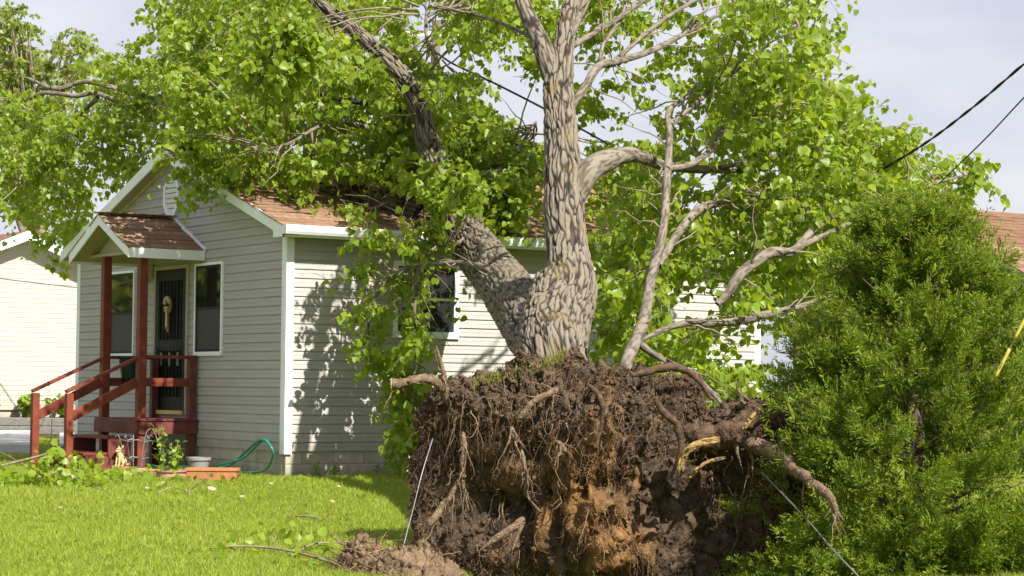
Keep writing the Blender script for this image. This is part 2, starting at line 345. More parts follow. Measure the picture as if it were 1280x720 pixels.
def splash(m_, z0, z1, col, amt):
    """mud splashed up from the ground in ragged spots"""
    nt = m_.node_tree; b = nt.nodes['Principled BSDF']; src = b.inputs['Base Color'].links[0].from_socket
    ge = nt.nodes.new('ShaderNodeNewGeometry'); sp = nt.nodes.new('ShaderNodeSeparateXYZ'); nt.links.new(ge.outputs['Position'], sp.inputs[0])
    mr = nt.nodes.new('ShaderNodeMapRange'); mr.inputs['From Min'].default_value = z1; mr.inputs['From Max'].default_value = z0; nt.links.new(sp.outputs['Z'], mr.inputs['Value'])
    nz = nt.nodes.new('ShaderNodeTexNoise'); nz.inputs['Scale'].default_value = 7; nz.inputs['Detail'].default_value = 8; nz.inputs['Roughness'].default_value = .75; nt.links.new(ge.outputs['Position'], nz.inputs['Vector'])
    mu = nt.nodes.new('ShaderNodeMath'); mu.operation = 'MULTIPLY'; nt.links.new(mr.outputs[0], mu.inputs[0]); nt.links.new(nz.outputs['Fac'], mu.inputs[1])
    rp = nt.nodes.new('ShaderNodeValToRGB'); rp.color_ramp.elements[0].position = .22; rp.color_ramp.elements[0].color = (0, 0, 0, 1); rp.color_ramp.elements[1].position = .6; rp.color_ramp.elements[1].color = (amt, amt, amt, 1); nt.links.new(mu.outputs[0], rp.inputs['Fac'])
    mx = nt.nodes.new('ShaderNodeMix'); mx.data_type = 'RGBA'; nt.links.new(rp.outputs[0], mx.inputs['Factor']); nt.links.new(src, mx.inputs['A']); mx.inputs['B'].default_value = (*col, 1); nt.links.new(mx.outputs['Result'], b.inputs['Base Color'])
splash(M['siding'], .2, .75, (.20, .165, .115), .55); splash(M['white'], .15, .7, (.34, .29, .22), .5); splash(M['block'], -.05, .3, (.17, .13, .085), .6); splash(M['cream'], .4, 1.1, (.26, .23, .17), .4)
# lawn material
gm = bpy.data.materials.new('lawn_turf'); gm.use_nodes = True; nt = gm.node_tree; b = nt.nodes['Principled BSDF']; b.inputs['Roughness'].default_value = .95; b.inputs['Specular IOR Level'].default_value = .1
tc = nt.nodes.new('ShaderNodeTexCoord'); n1 = nt.nodes.new('ShaderNodeTexNoise'); n1.inputs['Scale'].default_value = 1.3; n1.inputs['Detail'].default_value = 9; n1.inputs['Roughness'].default_value = .7
nt.links.new(tc.outputs['Object'], n1.inputs['Vector']); r = nt.nodes.new('ShaderNodeValToRGB'); e = r.color_ramp.elements
e[0].position = .3; e[0].color = (.11, .155, .010, 1); e[1].position = .72; e[1].color = (.20, .255, .025, 1)
nt.links.new(n1.outputs['Fac'], r.inputs['Fac']); nt.links.new(r.outputs[0], b.inputs['Base Color'])
n2 = nt.nodes.new('ShaderNodeTexNoise'); n2.inputs['Scale'].default_value = 60; n2.inputs['Detail'].default_value = 5; nt.links.new(tc.outputs['Object'], n2.inputs['Vector'])
bp = nt.nodes.new('ShaderNodeBump'); bp.inputs['Strength'].default_value = .8; bp.inputs['Distance'].default_value = .04; nt.links.new(n2.outputs['Fac'], bp.inputs['Height']); nt.links.new(bp.outputs[0], b.inputs['Normal'])
M['lawn'] = gm

# ------------------------------------------------------------------ ground
def build_ground():
    a = np.concatenate([-np.geomspace(900, 31, 12), np.linspace(-30, 30, 201), np.geomspace(31, 900, 12)])
    X, Y = np.meshgrid(a, a, indexing='ij'); n = len(a)
    Z = gz(X, Y); near = (np.abs(X) < 30) & (np.abs(Y) < 30)
    Z = Z + np.where(near, .012 * fbm(np.stack([X * 1.1, Y * 1.1, 0 * X], -1), 3), 0)
    i, j = np.meshgrid(np.arange(n - 1), np.arange(n - 1), indexing='ij'); id0 = i * n + j
    Q = np.stack([id0, id0 + n, id0 + n + 1, id0 + 1], -1).reshape(-1, 4)
    link('ground', raw_mesh('ground', np.stack([X, Y, Z], -1).reshape(-1, 3), Q, smooth=True), M['lawn'], kind='structure')
build_ground()

# ------------------------------------------------------------------ house
HW, HL = 5.95, 6.85          # width along Y (gable front), length along X
Z0, LAP, ZE = 0.28, 0.1016, 2.66
RY, RZ, SL = 2.95, 3.92, 0.353
def roofz(y): return RZ - SL * abs(y - RY)
def lap_mesh(axis, a0, a1, h=LAP, out=.021):
    """one clapboard; axis 'L' runs along X facing -Y, 'F' runs along Y facing -X"""
    prof = [(.004, 0), (-out, 0), (-out, .008), (-out * .72, h * .5), (-out * .72 - .003, h * .52), (-.005, h + .004), (.004, h + .004)]
    b = MB()
    pt = (lambda a, p: (a, p[0], p[1])) if axis == 'L' else (lambda a, p: (p[0], a, p[1]))
    b.prism([pt(a0, p) for p in prof], Vector(pt(a1, (0, 0))) - Vector(pt(a0, (0, 0))))
    return b.mesh('siding_board')
house = empty('clapboard_house', (0, 0, 0))
tag(house, 'small beige clapboard house with white trim and brown roof under the fallen tree', 'house')
# walls with one board per lap
wl = MB().box(.0, HL, .004, .12, Z0 - .02, ZE).build('wall', M['wallcore'], house)
wf = MB().prism([(.004, 0.12, Z0 - .02), (.004, HW, Z0 - .02), (.004, HW, ZE), (.004, RY, roofz(RY) - .14), (.004, .12, ZE)], (.12, 0, 0)).build('wall', M['wallcore'], house)
wb = MB().box(.12, HL, HW - .12, HW, 0, ZE).build('wall', M['siding'], house)
we = MB().prism([(HL - .12, .12, 0), (HL - .12, HW - .12, 0), (HL - .12, HW - .12, ZE), (HL - .12, RY, roofz(RY) - .14), (HL - .12, .12, ZE)], (.12, 0, 0)).build('wall', M['siding'], house)
mL = lap_mesh('L', .0, HL); mF = lap_mesh('F', .0, HW)
n_l = int((ZE - Z0) / LAP)
JL = [(lap_mesh('L', 0, c_ + .012), lap_mesh('L', c_, HL)) for c_ in (.75, 2.55, 3.4, 5.1)]; JF = [(lap_mesh('F', 0, c_ + .012), lap_mesh('F', c_, HW)) for c_ in (.62, 1.2, 3.7)]
rj = random.Random(3)
for i in range(n_l + 1):
    if i % 2 == 0: ja = rj.choice(JL)
    link('siding_board', ja[0], M['siding'], wl, loc=(0, 0, Z0 + i * LAP)); link('siding_board', ja[1], M['siding'], wl, loc=(0, -.0016, Z0 + i * LAP + rj.uniform(-.0008, .0008)))
z = Z0; i = 0
while z < 3.70:
    hw = (RZ - .16 - z) / SL
    a0, a1 = max(0, RY - hw), min(HW, RY + hw)
    if a0 == 0 and a1 == HW:
        if i % 2 == 0: jb = rj.choice(JF)
        link('siding_board', jb[0], M['siding'], wf, loc=(0, 0, z)); link('siding_board', jb[1], M['siding'], wf, loc=(-.0016, 0, z + rj.uniform(-.0008, .0008))); i += 1
    else: link('siding_board', lap_mesh('F', a0, a1), M['siding'], wf, loc=(0, 0, z))
    z += LAP
# foundation
fd = MB().box(.012, HL - .01, .012, .2, -.3, Z0 - .004).box(.012, .2, .21, HW, -.3, Z0 - .004).build('foundation', M['mortar'], house)
bkL = MB().box(.004, .394, -.006, .05, 0, .186).mesh('concrete_block', .004); bkF = MB().box(-.006, .05, .004, .394, 0, .186).mesh('concrete_block', .004)
for c in range(2):
    z = -.056 + .196 * c; off = -.2 if c else 0
    for k in range(18):
        x = .013 + off + .4 * k
        if x < 0: continue
        if x + .4 < HL: link('concrete_block', bkL, M['block'], fd, loc=(x + .05 if False else x, .012, z))
        if x + .4 < HW: link('concrete_block', bkF, M['block'], fd, loc=(.012, x + .06, z))
    if c:
        link('concrete_block', MB().box(0, .195, -.006, .05, 0, .186).mesh('half_block', .004), M['block'], fd, loc=(.013, .012, z))
# corner boards
def L_board(x, y, sx, sy):
    b = MB()
    b.box(min(x - sx * .022, x - sx * .022 + sx * .095), max(x - sx * .022, x - sx * .022 + sx * .095), min(y - sy * .024, y), max(y - sy * .024, y), Z0 - .03, ZE - .002)
    b.box(min(x - sx * .024, x), max(x - sx * .024, x), min(y + sy * .001, y + sy * .085), max(y + sy * .001, y + sy * .085), Z0 - .03, ZE - .002)
    return b.build('corner_board', M['white'], house)
L_board(0, 0, 1, 1); L_board(0, HW, 1, -1); L_board(HL, 0, -1, 1)
# roof
OV, EV = .20, .25
dk = MB()
for s in (-1, 1):
    ye = -EV if s < 0 else HW + EV - .05
    dk.prism([(-OV + .022, RY, RZ - .02), (-OV + .022, ye, roofz(ye) - .02), (-OV + .022, ye, roofz(ye) - .10), (-OV + .022, RY, RZ - .10)], (HL + 2 * OV - .044, 0, 0))
roof = dk.build('roof', M['shingle'], house)
rnd = random.Random(5)
def shingle_mesh(wd, ln, rot):
    b = MB(); b.prism([(.003, 0, 0), (wd - .003, 0, 0), (wd - .003, 0, .011), (.003, 0, .011)], (0, 0, 0)) if False else None
    b = MB(); z0, z1 = .012, .003
    b.v = [(.002, 0, -.004), (wd - .002, 0, -.004), (wd - .002, 0, z0), (.002, 0, z0), (.002, ln, -.002), (wd - .002, ln, -.002), (wd - .002, ln, z1), (.002, ln, z1)]
    b.f = [(0, 1, 2, 3), (7, 6, 5, 4), (3, 2, 6, 7), (0, 4, 5, 1), (0, 3, 7, 4), (1, 5, 6, 2)]
    return b.mesh('shingle')
SH = [shingle_mesh(.300 + d, .165, 0) for d in (0, 0, 0)]
def shingle_slope(roofobj, origin, ux, uy, nx, ny, width, exposure, mat_, limit, tilt=.25, stagger=True, cutoff=None):
    """courses of single tabs; ux along the eave, uy up the slope"""
    ux, uy = Vector(ux).normalized(), Vector(uy).normalized(); nz = ux.cross(uy)
    rot = Matrix((ux, uy, nz)).transposed().to_4x4(); count = 0; extra = []
    cells = [(r, c) for r in range(ny) for c in range(-1, nx + 1)]
    for r, c in cells:
        off = (.5 * (r % 2) + .13 * (r % 3)) * .302 if stagger else 0
        x0 = c * .302 + off
        if x0 < -.01: x0 = -.01
        x1 = min(c * .302 + off + .302, width)
        if x1 - x0 < .05: continue
        p = Vector(origin) + ux * x0 + uy * (r * exposure) + nz * (.004 * rnd.random())
        me = SH[0] if abs(x1 - x0 - .302) < .004 else shingle_mesh(x1 - x0, .165, 0)
        M4 = Matrix.Translation(p) @ rot @ Matrix.Rotation(rnd.uniform(-.006, .02), 4, 'X') @ Matrix.Rotation(rnd.gauss(0, .004), 4, 'Z')
        if count < limit and (cutoff is None or x0 < cutoff):
            o = link('shingle', me, mat_, roofobj); o.matrix_local = M4; count += 1
        else: extra.append((me, M4))
    if extra:
        V = []; F = []
        for me, M4 in extra:
            b0 = len(V); V += [tuple(M4 @ v.co) for v in me.vertices]; F += [tuple(b0 + k for k in p.vertices) for p in me.polygons]
        me = bpy.data.meshes.new('shingles'); me.from_pydata(V, [], F); link('shingles', me, mat_, roofobj, 'stuff')
sv = Vector((0, 1, SL)).normalized(); slen = (RY + EV) * math.sqrt(1 + SL * SL)
shingle_slope(roof, (-OV - .012, -EV - .02, roofz(-EV) - .027), (1, 0, 0), sv, 25, int(slen / .143) + 1, HL + 2 * OV + .024, .143, M['shingle'], 298, cutoff=3.3)
MB().bar((-OV, RY, RZ + .012), (HL + OV, RY, RZ + .012), .22, .012).build('ridge_cap', M['shingle'], roof)
for s in (-1, 1):                     # rake boards on the gable front and soffit under them
    ye = -EV if s < 0 else HW + EV - .05
    MB().prism([(-OV, RY, RZ - .012), (-OV, ye, roofz(ye) - .012), (-OV, ye, roofz(ye) - .145), (-OV, RY, RZ - .145)], (.022, 0, 0)).build('rake_board', M['white'], house)
    MB().prism([(HL + OV, RY, RZ - .012), (HL + OV, ye, roofz(ye) - .012), (HL + OV, ye, roofz(ye) - .145), (HL + OV, RY, RZ - .145)], (-.022, 0, 0)).build('rake_board', M['white'], house)
    MB().prism([(-OV + .024, RY, RZ - .104), (-OV + .024, ye, roofz(ye) - .104), (-OV + .024, ye, roofz(ye) - .125), (-OV + .024, RY, RZ - .125)], (OV - .02, 0, 0)).build('soffit', M['soffit'], house)
    yw = 0.05 if s < 0 else HW - .05
    MB().bar((-.028, RY - s * -.03, roofz(RY) - .147), (-.028, yw, roofz(yw) - .137), .02, .03).build('frieze_strip', M['lamp'], house)
MB().box(-OV + .03, HL + OV - .03, -EV + .024, -.03, ZE - .004, ZE + .012).build('soffit', M['soffit'], house)
MB().box(-OV + .024, HL + OV - .024, -EV, -EV + .022, ZE - .012, roofz(-EV) - .022).build('fascia', M['white'], house)
# cornice return closing the eave box on the gable end
MB().prism([(-OV + .003, -EV - .0, ZE - .014), (-OV + .003, -EV, roofz(-EV) - .05), (-OV + .003, -.02, roofz(-.02) - .13), (-OV + .003, -.02, ZE - .014)], (.02, 0, 0)).build('eave_return', M['white'], house)
gp = [(0, 0), (-.075, 0), (-.095, .03), (-.105, .065), (-.105, .098), (-.095, .098), (-.09, .07), (-.07, .012), (-.01, .012), (-.01, .1), (0, .1)]
gt = MB().prism([(-OV - .005, -EV - .003 + a, ZE + .012 + b * 1.02) for a, b in gp], (HL + 2 * OV + .01, 0, 0)).build('gutter', M['white'], house)
MB().box(-OV - .008, -OV - .004, -EV - .105, -EV - .003, ZE + .014, ZE + .11).build('end_cap', M['white'], gt)
# windows and door
def wb_(b, plane, a0, a1, z0, z1, d0, d1):
    d1 += .007; d0 += .007 if d0 > .015 else 0
    if plane == 'L': b.box(a0, a1, -d1, -d0, z0, z1)
    else: b.box(-d1, -d0, a0, a1, z0, z1)
    return b
def window(plane, a0, a1, z0, z1, grid=False):
    t = .032; b = MB()
    wb_(b, plane, a0, a0 + t, z0, z1, .0, .036); wb_(b, plane, a1 - t, a1, z0, z1, .0, .036)
    wb_(b, plane, a0 + t, a1 - t, z1 - t, z1, .0, .036); wb_(b, plane, a0 + t, a1 - t, z0, z0 + t, .0, .036)
    win = b.build('window', M['white'], house, .003)
    zm = (z0 + z1) / 2; s = .028; b = MB()
    for za, zb, d in ((zm - .01, z1 - t, .027), (z0 + t, zm + .015, .024)):
        wb_(b, plane, a0 + t, a0 + t + s, za, zb, .0, d); wb_(b, plane, a1 - t - s, a1 - t, za, zb, 0, d)
        wb_(b, plane, a0 + t + s, a1 - t - s, zb - s, zb, 0, d); wb_(b, plane, a0 + t + s, a1 - t - s, za, za + s, 0, d)
    b.build('sash', M['darkmetal'] if not grid else M['white'], win)
    wb_(MB(), plane, a0 + t + s, a1 - t - s, zm + .015, z1 - t - s, 0, .0225).build('pane', M['glass'], win)
    wb_(MB(), plane, a0 + t + s, a1 - t - s, z0 + t + s, zm - .012, 0, .0195).build('pane', M['screen'] if not grid else M['glass'], win)
    if grid:
        for k in range(1, 4):
            a = a0 + t + s + (a1 - a0 - 2 * t - 2 * s) * k / 4
            wb_(MB(), plane, a - .003, a + .003, zm + .016, z1 - t - s - .001, .02, .0255).build('muntin', M['muntin'], win)
        for k in range(1, 4):
            zz = zm + .015 + (z1 - t - s - zm - .015) * k / 4
            wb_(MB(), plane, a0 + t + s + .001, a1 - t - s - .001, zz - .003, zz + .003, .02, .0262).build('muntin', M['muntin'], win)
    wb_(MB(), plane, a0 - .01, a1 + .01, z0 - .016, z0 - .001, 0, .042).build('sill', M['white'], win)
    return win
window('F', 1.55, 2.30, 1.37, 2.46); window('F', 4.06, 4.86, 1.37, 2.46); window('L', 1.36, 2.24, 1.585, 2.455, True)
window('L', 4.6, 5.4, 1.585, 2.455, True)
b = MB()
wb_(b, 'F', 2.47, 2.52, .64, 2.47, 0, .04); wb_(b, 'F', 3.40, 3.45, .64, 2.47, 0, .04); wb_(b, 'F', 2.52, 3.40, 2.42, 2.47, 0, .04)
door = b.build('door', M['soffit'], house, .003)
wb_(MB(), 'F', 2.52, 3.40, .68, 2.42, 0, .018).build('panel', M['darkmetal'], door)
b = MB()
wb_(b, 'F', 2.53, 2.62, .69, 2.41, .019, .034); wb_(b, 'F', 3.30, 3.39, .69, 2.41, .019, .034); wb_(b, 'F', 2.62, 3.30, 2.28, 2.41, .019, .034); wb_(b, 'F', 2.62, 3.30, .69, .86, .019, .034)
wb_(b, 'F', 2.62, 3.30, 1.42, 1.56, .019, .034); b.build('stile', M['darkmetal'], door, .003)
for k in range(7):
    a = 2.66 + k * .1
    wb_(MB(), 'F', a - .006, a + .006, .861, 2.279, .022, .036).build('bar', M['darkmetal'], door)
for k in range(5):                     # scrollwork half way down the grille
    a = 2.70 + k * .12
    wb_(MB(), 'F', a, a + .05, 1.24, 1.40, .03, .04).build('scroll', M['galv'], door) if k % 2 == 0 else None
wb_(MB(), 'F', 3.32, 3.37, 1.40, 1.46, .034, .075).build('handle', M['galv'], door, .006)
wb_(MB(), 'F', 2.53, 3.39, .645, .695, .037, .07).build('threshold', M['brass'], door, .004)
# octagonal gable vent
oc = [(math.cos(math.pi / 8 + k * math.pi / 4), math.sin(math.pi / 8 + k * math.pi / 4)) for k in range(8)]
vc = (2.99, 3.33); b = MB(); n = 8
for k in range(8):
    a, c = oc[k], oc[(k + 1) % 8]
    q = [(vc[0] + a[0] * .235, vc[1] + a[1] * .29), (vc[0] + c[0] * .235, vc[1] + c[1] * .29), (vc[0] + c[0] * .185, vc[1] + c[1] * .238), (vc[0] + a[0] * .185, vc[1] + a[1] * .238)]
    b.prism([(-.05, y, zz) for y, zz in q], (.05, 0, 0))
vent = b.build('gable_vent', M['white'], house)
MB().prism([(-.022, vc[0] + a * .19, vc[1] + c * .24) for a, c in oc], (.02, 0, 0)).build('vent_back', M['greypot'], vent)
for k in range(7):
    zz = vc[1] - .19 + k * .063; hw = .165 if abs(zz - vc[1]) < .1 else .165 - (abs(zz - vc[1]) - .1) * .75
    MB().bar((-.036, vc[0] - hw, zz), (-.036, vc[0] + hw, zz), .006, .05, up=(-.55, 0, 1)).build('louver', M['white'], vent)
# lamp by the door, little white strip on the wall
b = MB(); wb_(b, 'F', 3.50, 3.60, 2.33, 2.50, .02, .12); lamp = b.build('porch_lamp', M['lamp'], house, .012)
wb_(MB(), 'F', 3.52, 3.58, 2.27, 2.328, .04, .10).build('lamp_glass', M['straw'], lamp, .01)
wb_(MB(), 'F', 2.33, 2.365, .32, .56, .02, .045).build('trim_strip', M['white'], house)

# ------------------------------------------------------------------ entry porch
porch = empty('entry_porch', (-.4, 2.8, 0))
tag(porch, 'small red timber entry porch with steps and gabled roof on the beige house', 'porch')
def pp(b, name, mt, parent=None, bevel=.004):
    o = b.build(name, mt, None, bevel)
    if parent is None: rel(o, porch)
    else: o.parent = parent; 
    return o
PX, YR, YL = -.74, 2.23, 3.30
PRY, PRZ, PSL, PO = 2.965, 3.06, .485, 1.0
def prz(y): return PRZ - PSL * abs(y - PRY)
for (x, y, zb, zt) in ((PX, YR, -.02, 2.56), (PX, YL, .40, 2.56)):
    pp(MB().box(x - .05, x + .05, y - .05, y + .05, zb, zt), 'post', M['red'])
pp(MB().box(-.13, -.045, YR - .045, YR + .045, -.02, 1.36), 'post', M['reddark'])
pp(MB().box(-.13, -.045, YL - .04, YL + .04, .55, 1.36), 'post', M['reddark'])
# deck: fascia, boards
pp(MB().box(-.80, -.04, YR - .075, YR - .047, .42, .575), 'deck_fascia', M['reddark'])
pp(MB().box(-.83, -.802, YR - .075, YL + .1, .43, .575), 'deck_fascia', M['reddark'])
for k in range(6):
    pp(MB().box(-.82 + k * .131, -.82 + k * .131 + .124, YR - .09, YL + .1, .577, .605), 'deck_board', M['reddark'])
for x in (-.76, -.1): pp(MB().box(x, x + .09, YL, YL + .09, -.02, .42), 'support_post', M['reddark'])
# side rails
for y in (YR, YL):
    pp(MB().box(PX + .052, -.132, y - .035, y + .035, 1.315, 1.355), 'rail', M['red' if y == YR else 'reddark'])
    pp(MB().box(PX + .052, -.132, y - .02, y + .02, .985, 1.085), 'rail', M['red' if y == YR else 'reddark'])
# stair rails and newels
NX = -1.62
for y in (YR + .02, YL):
    pp(MB().bar((PX - .03, y, 1.325), (NX - .04, y, .915), .075, .036), 'handrail', M['red'])
    pp(MB().bar((PX - .05, y, 1.03), (NX + .04, y, .63), .036, .11), 'stair_rail', M['red'])
    pp(MB().box(NX - .042, NX + .042, y - .042, y + .042, -.05, .895), 'newel_post', M['red'])
# steps: two treads with stringers
for k, (x0, x1, zt) in enumerate(((-1.13, -.835, .40), (-1.42, -1.10, .21))):
    pp(MB().box(x0, x1, YR + .06, YL + .04, zt - .036, zt), 'tread', M['red'])
for y in (YR + .03, YL + .005):
    pp(MB().prism([(-.835, y, .36), (-.835, y, 0.0), (-1.40, y, 0.0), (-1.40, y, .17), (-1.12, y, .17), (-1.12, y, .36)], (0, .036, 0)), 'stringer', M['reddark'])
pp(MB().box(-1.375, -1.35, YR + .07, YL, .0, .172), 'riser', M['reddark'])
# porch roof
b = MB()
for s in (-1, 1):
    ye = PRY + s * .88
    b.prism([(-PO + .022, PRY, PRZ - .015), (-PO + .022, ye, prz(ye) - .015), (-PO + .022, ye, prz(ye) - .07), (-PO + .022, PRY, PRZ - .07)], (PO - .045, 0, 0))
proof = b.build('porch_roof', M['shingle']); rel(proof, porch)
off = -Vector(porch.location)
sv2 = Vector((0, 1, PSL)).normalized(); y0 = PRY - .9
shingle_slope(proof, Vector((-PO - .01, y0 - .01, prz(y0) - .02)), (1, 0, 0), sv2, 4, 7, PO - .02, .143, M['shingle'], 200)
sv3 = Vector((0, -1, PSL)).normalized(); y1 = PRY + .9
shingle_slope(proof, Vector((-.03, y1 + .01, prz(y1) - .02)), (-1, 0, 0), sv3, 4, 7, PO - .02, .143, M['shingle'], 200)
pp(MB().bar((-PO - .01, PRY, PRZ + .012), (-.03, PRY, PRZ + .012), .2, .012), 'ridge_cap', M['shingle'])
for s in (-1, 1):
    ye = PRY + s * .90
    pp(MB().prism([(-PO, PRY, PRZ - .012), (-PO, ye, prz(ye) - .012), (-PO, ye, prz(ye) - .135), (-PO, PRY, PRZ - .135)], (.02, 0, 0)), 'rake_board', M['white'], bevel=0)
    pp(MB().box(-PO + .022, -.022, ye - .011, ye + .011, prz(ye) - .134, prz(ye) - .018), 'fascia', M['white'], bevel=0)
    pp(MB().prism([(-PO + .024, PRY, PRZ - .086), (-PO + .024, ye - s * .013, prz(ye) - .086), (-PO + .024, ye - s * .013, prz(ye) - .10), (-PO + .024, PRY, PRZ - .10)], (PO - .05, 0, 0)), 'ceiling', M['soffit'], bevel=0)
    pp(MB().bar((-.03, PRY - s * .0, PRZ + .004), (-.03, ye + s * .03, prz(ye + s * .03) + .004), .02, .05), 'flashing', M['white'], bevel=0)
pp(MB().box(PX - .04, PX + .04, PRY - .8, PRY + .8, 2.562, 2.60), 'beam', M['soffit'])
pp(MB().prism([(PX, PRY - .62, 2.602), (PX, PRY + .62, 2.602), (PX, PRY, 2.90)], (.02, 0, 0)), 'gable_panel', M['soffit'], bevel=0)

# things on the porch
wr = empty('door_wreath', (-.05, 2.99, 1.98)); wr.scale = (.7, .66, .66); tag(wr, 'straw door wreath with cream crown and hanging gold ribbon on the black door', 'wreath')
th = np.linspace(0, 2 * np.pi, 25)
ring = np.stack([0 * th - .005, .105 * np.cos(th), .13 * np.sin(th) - .0], -1)
link('ring', tube_mesh('ring', ring, .035, 8, 40), M['gold'], wr)
arc = np.stack([0 * th[:13] - .03, .10 * np.cos(th[:13]), .12 * np.sin(th[:13]) + .02], -1); link('crown', tube_mesh('crown', arc, .036, 8, 30), M['straw'], wr)
for k, (dy, l) in enumerate(((-.03, .42), (.03, .36), (.0, .30))):
    link('ribbon', MB().prism([(-.03 - k * .008, dy - .03, -.10), (-.03 - k * .008, dy + .03, -.10), (-.03 - k * .008, dy + .045, -.1 - l), (-.03 - k * .008, dy, -.06 - l), (-.03 - k * .008, dy - .04, -.1 - l)], (.006, 0, 0)).mesh('ribbon'), M['gold' if k < 2 else 'straw'], wr)
for k in range(5): link('bloom', MB().lathe([(0.001, .03), (.02, .022), (.03, 0), (.02, -.02), (.001, -.03)], 8, (-.05, -.06 + .03 * k, -.05 - .05 * (k % 2))).mesh('bloom', smooth=True), M['straw' if k % 2 else 'tan'], wr)
hp = empty('hanging_planter', (-.42, 3.22, 1.05)); tag(hp, 'dark green planter pot standing behind the porch rail under the far window', 'planter')
link('pot', MB().lathe([(.001, 0), (.11, 0), (.125, .03), (.165, .27), (.18, .275), (.18, .30), (.16, .30), (.15, .26), (.001, .25)], 24).mesh('pot', smooth=False), M['greenpot'], hp)
link('bracket', MB().box(-.012, .012, .02, .20, -.03, -.002).box(-.012, .012, .07, .095, -.06, .0).mesh('bracket'), M['darkmetal'], hp)

# ------------------------------------------------------------------ neighbouring houses
def neighbour(name, label, mt, smat, fmat, x0, x1, y0, y1, zb, ze, ridge_axis, rz, ov, lap, shing):
    h = empty(name, ((x0 + x1) / 2, (y0 + y1) / 2, 0)); tag(h, label, 'house')
    def add(b, nm, m_, bev=0): o = b.build(nm, m_, None, bev); rel(o, h); return o
    if ridge_axis == 'Y':          # gable faces -Y
        cx = (x0 + x1) / 2; sl = (rz - ze) / (x1 - cx + ov)
        f = lambda x: rz - sl * abs(x - cx)
        wall = add(MB().prism([(x0, y0 + .004, zb), (x1, y0 + .004, zb), (x1, y0 + .004, f(x1) - .1), (cx, y0 + .004, rz - .1), (x0, y0 + .004, f(x0) - .1)], (0, y1 - y0, 0)), 'wall', mt)
        z = zb
        while z < rz - .25:
            hw = min((x1 - x0) / 2, (rz - .16 - z) / sl)
            o = link('siding_board', lap_mesh('L', -hw, hw, lap, .014), mt, None, loc=(cx, y0, z)); o.parent = wall; z += lap
        b = MB()
        for s in (-1, 1):
            xe = cx + s * ((x1 - x0) / 2 + ov)
            b.prism([(cx, y0 - ov, rz), (xe, y0 - ov, f(xe)), (xe, y0 - ov, f(xe) - .08), (cx, y0 - ov, rz - .08)], (0, y1 - y0 + 2 * ov, 0))
            add(MB().prism([(cx, y0 - ov - .02, rz - .01), (xe, y0 - ov - .02, f(xe) - .01), (xe, y0 - ov - .02, f(xe) - .19), (cx, y0 - ov - .02, rz - .19)], (0, .018, 0)), 'rake_board', fmat)
            add(MB().prism([(cx, y0 - ov, rz - .085), (xe, y0 - ov, f(xe) - .085), (xe, y0 - ov, f(xe) - .10), (cx, y0 - ov, rz - .10)], (0, ov, 0)), 'soffit', fmat)
        add(b, 'roof', shing)
    else:                          # gable faces -X
        cy = (y0 + y1) / 2; sl = (rz - ze) / (y1 - cy + ov)
        f = lambda y: rz - sl * abs(y - cy)
        wall = add(MB().prism([(x0 + .004, y0, zb), (x0 + .004, y1, zb), (x0 + .004, y1, f(y1) - .1), (x0 + .004, cy, rz - .1), (x0 + .004, y0, f(y0) - .1)], (x1 - x0, 0, 0)), 'wall', mt)
        z = zb
        while z < rz - .25:
            hw = min((y1 - y0) / 2, (rz - .16 - z) / sl)
            o = link('siding_board', lap_mesh('F', -hw, hw, lap, .014), mt); o.parent = wall; o.location = (x0, cy, z); z += lap
        b = MB(); rf = None
        for s in (-1, 1):
            ye = cy + s * ((y1 - y0) / 2 + ov)
            b.prism([(x0 - ov, cy, rz), (x0 - ov, ye, f(ye)), (x0 - ov, ye, f(ye) - .07), (x0 - ov, cy, rz - .07)], (x1 - x0 + 2 * ov, 0, 0))
            add(MB().prism([(x0 - ov - .02, cy, rz - .01), (x0 - ov - .02, ye, f(ye) - .01), (x0 - ov - .02, ye, f(ye) - .17), (x0 - ov - .02, cy, rz - .17)], (.018, 0, 0)), 'rake_board', fmat)
        rf = add(b, 'roof', shing)
        ye = cy - ((y1 - y0) / 2 + ov); v = Vector((0, cy - ye, rz - f(ye))); n = int(v.length / .143)
        shingle_slope(rf, Vector((x0 - ov - .01, ye - .01, f(ye) + .002)), (1, 0, 0), v, 23, n, 6.6, .143, shing, 290)
    add(MB().box(x0 + .03, x1 - .03, y0 + .03, y1 - .03, -.6, zb - .003), 'foundation', M['block'])
    return h
nbL = neighbour('cream_house', 'cream clapboard house with white gable edge, standing past the porch rails', M['cream'], M['white'], M['white'], .45, 7.1, 18.0, 28, .5, 2.42, 'Y', 3.93, .30, .0933, M['shingle2'])
nbR = neighbour('olive_house', 'olive yellow house with red-brown shingle roof and blue fascia, behind the cedar', M['olive'], M['white'], M['teal'], 12.2, 22, -.35, 5.35, .3, 2.36, 'X', 3.86, .22, .11, M['shingle2'])

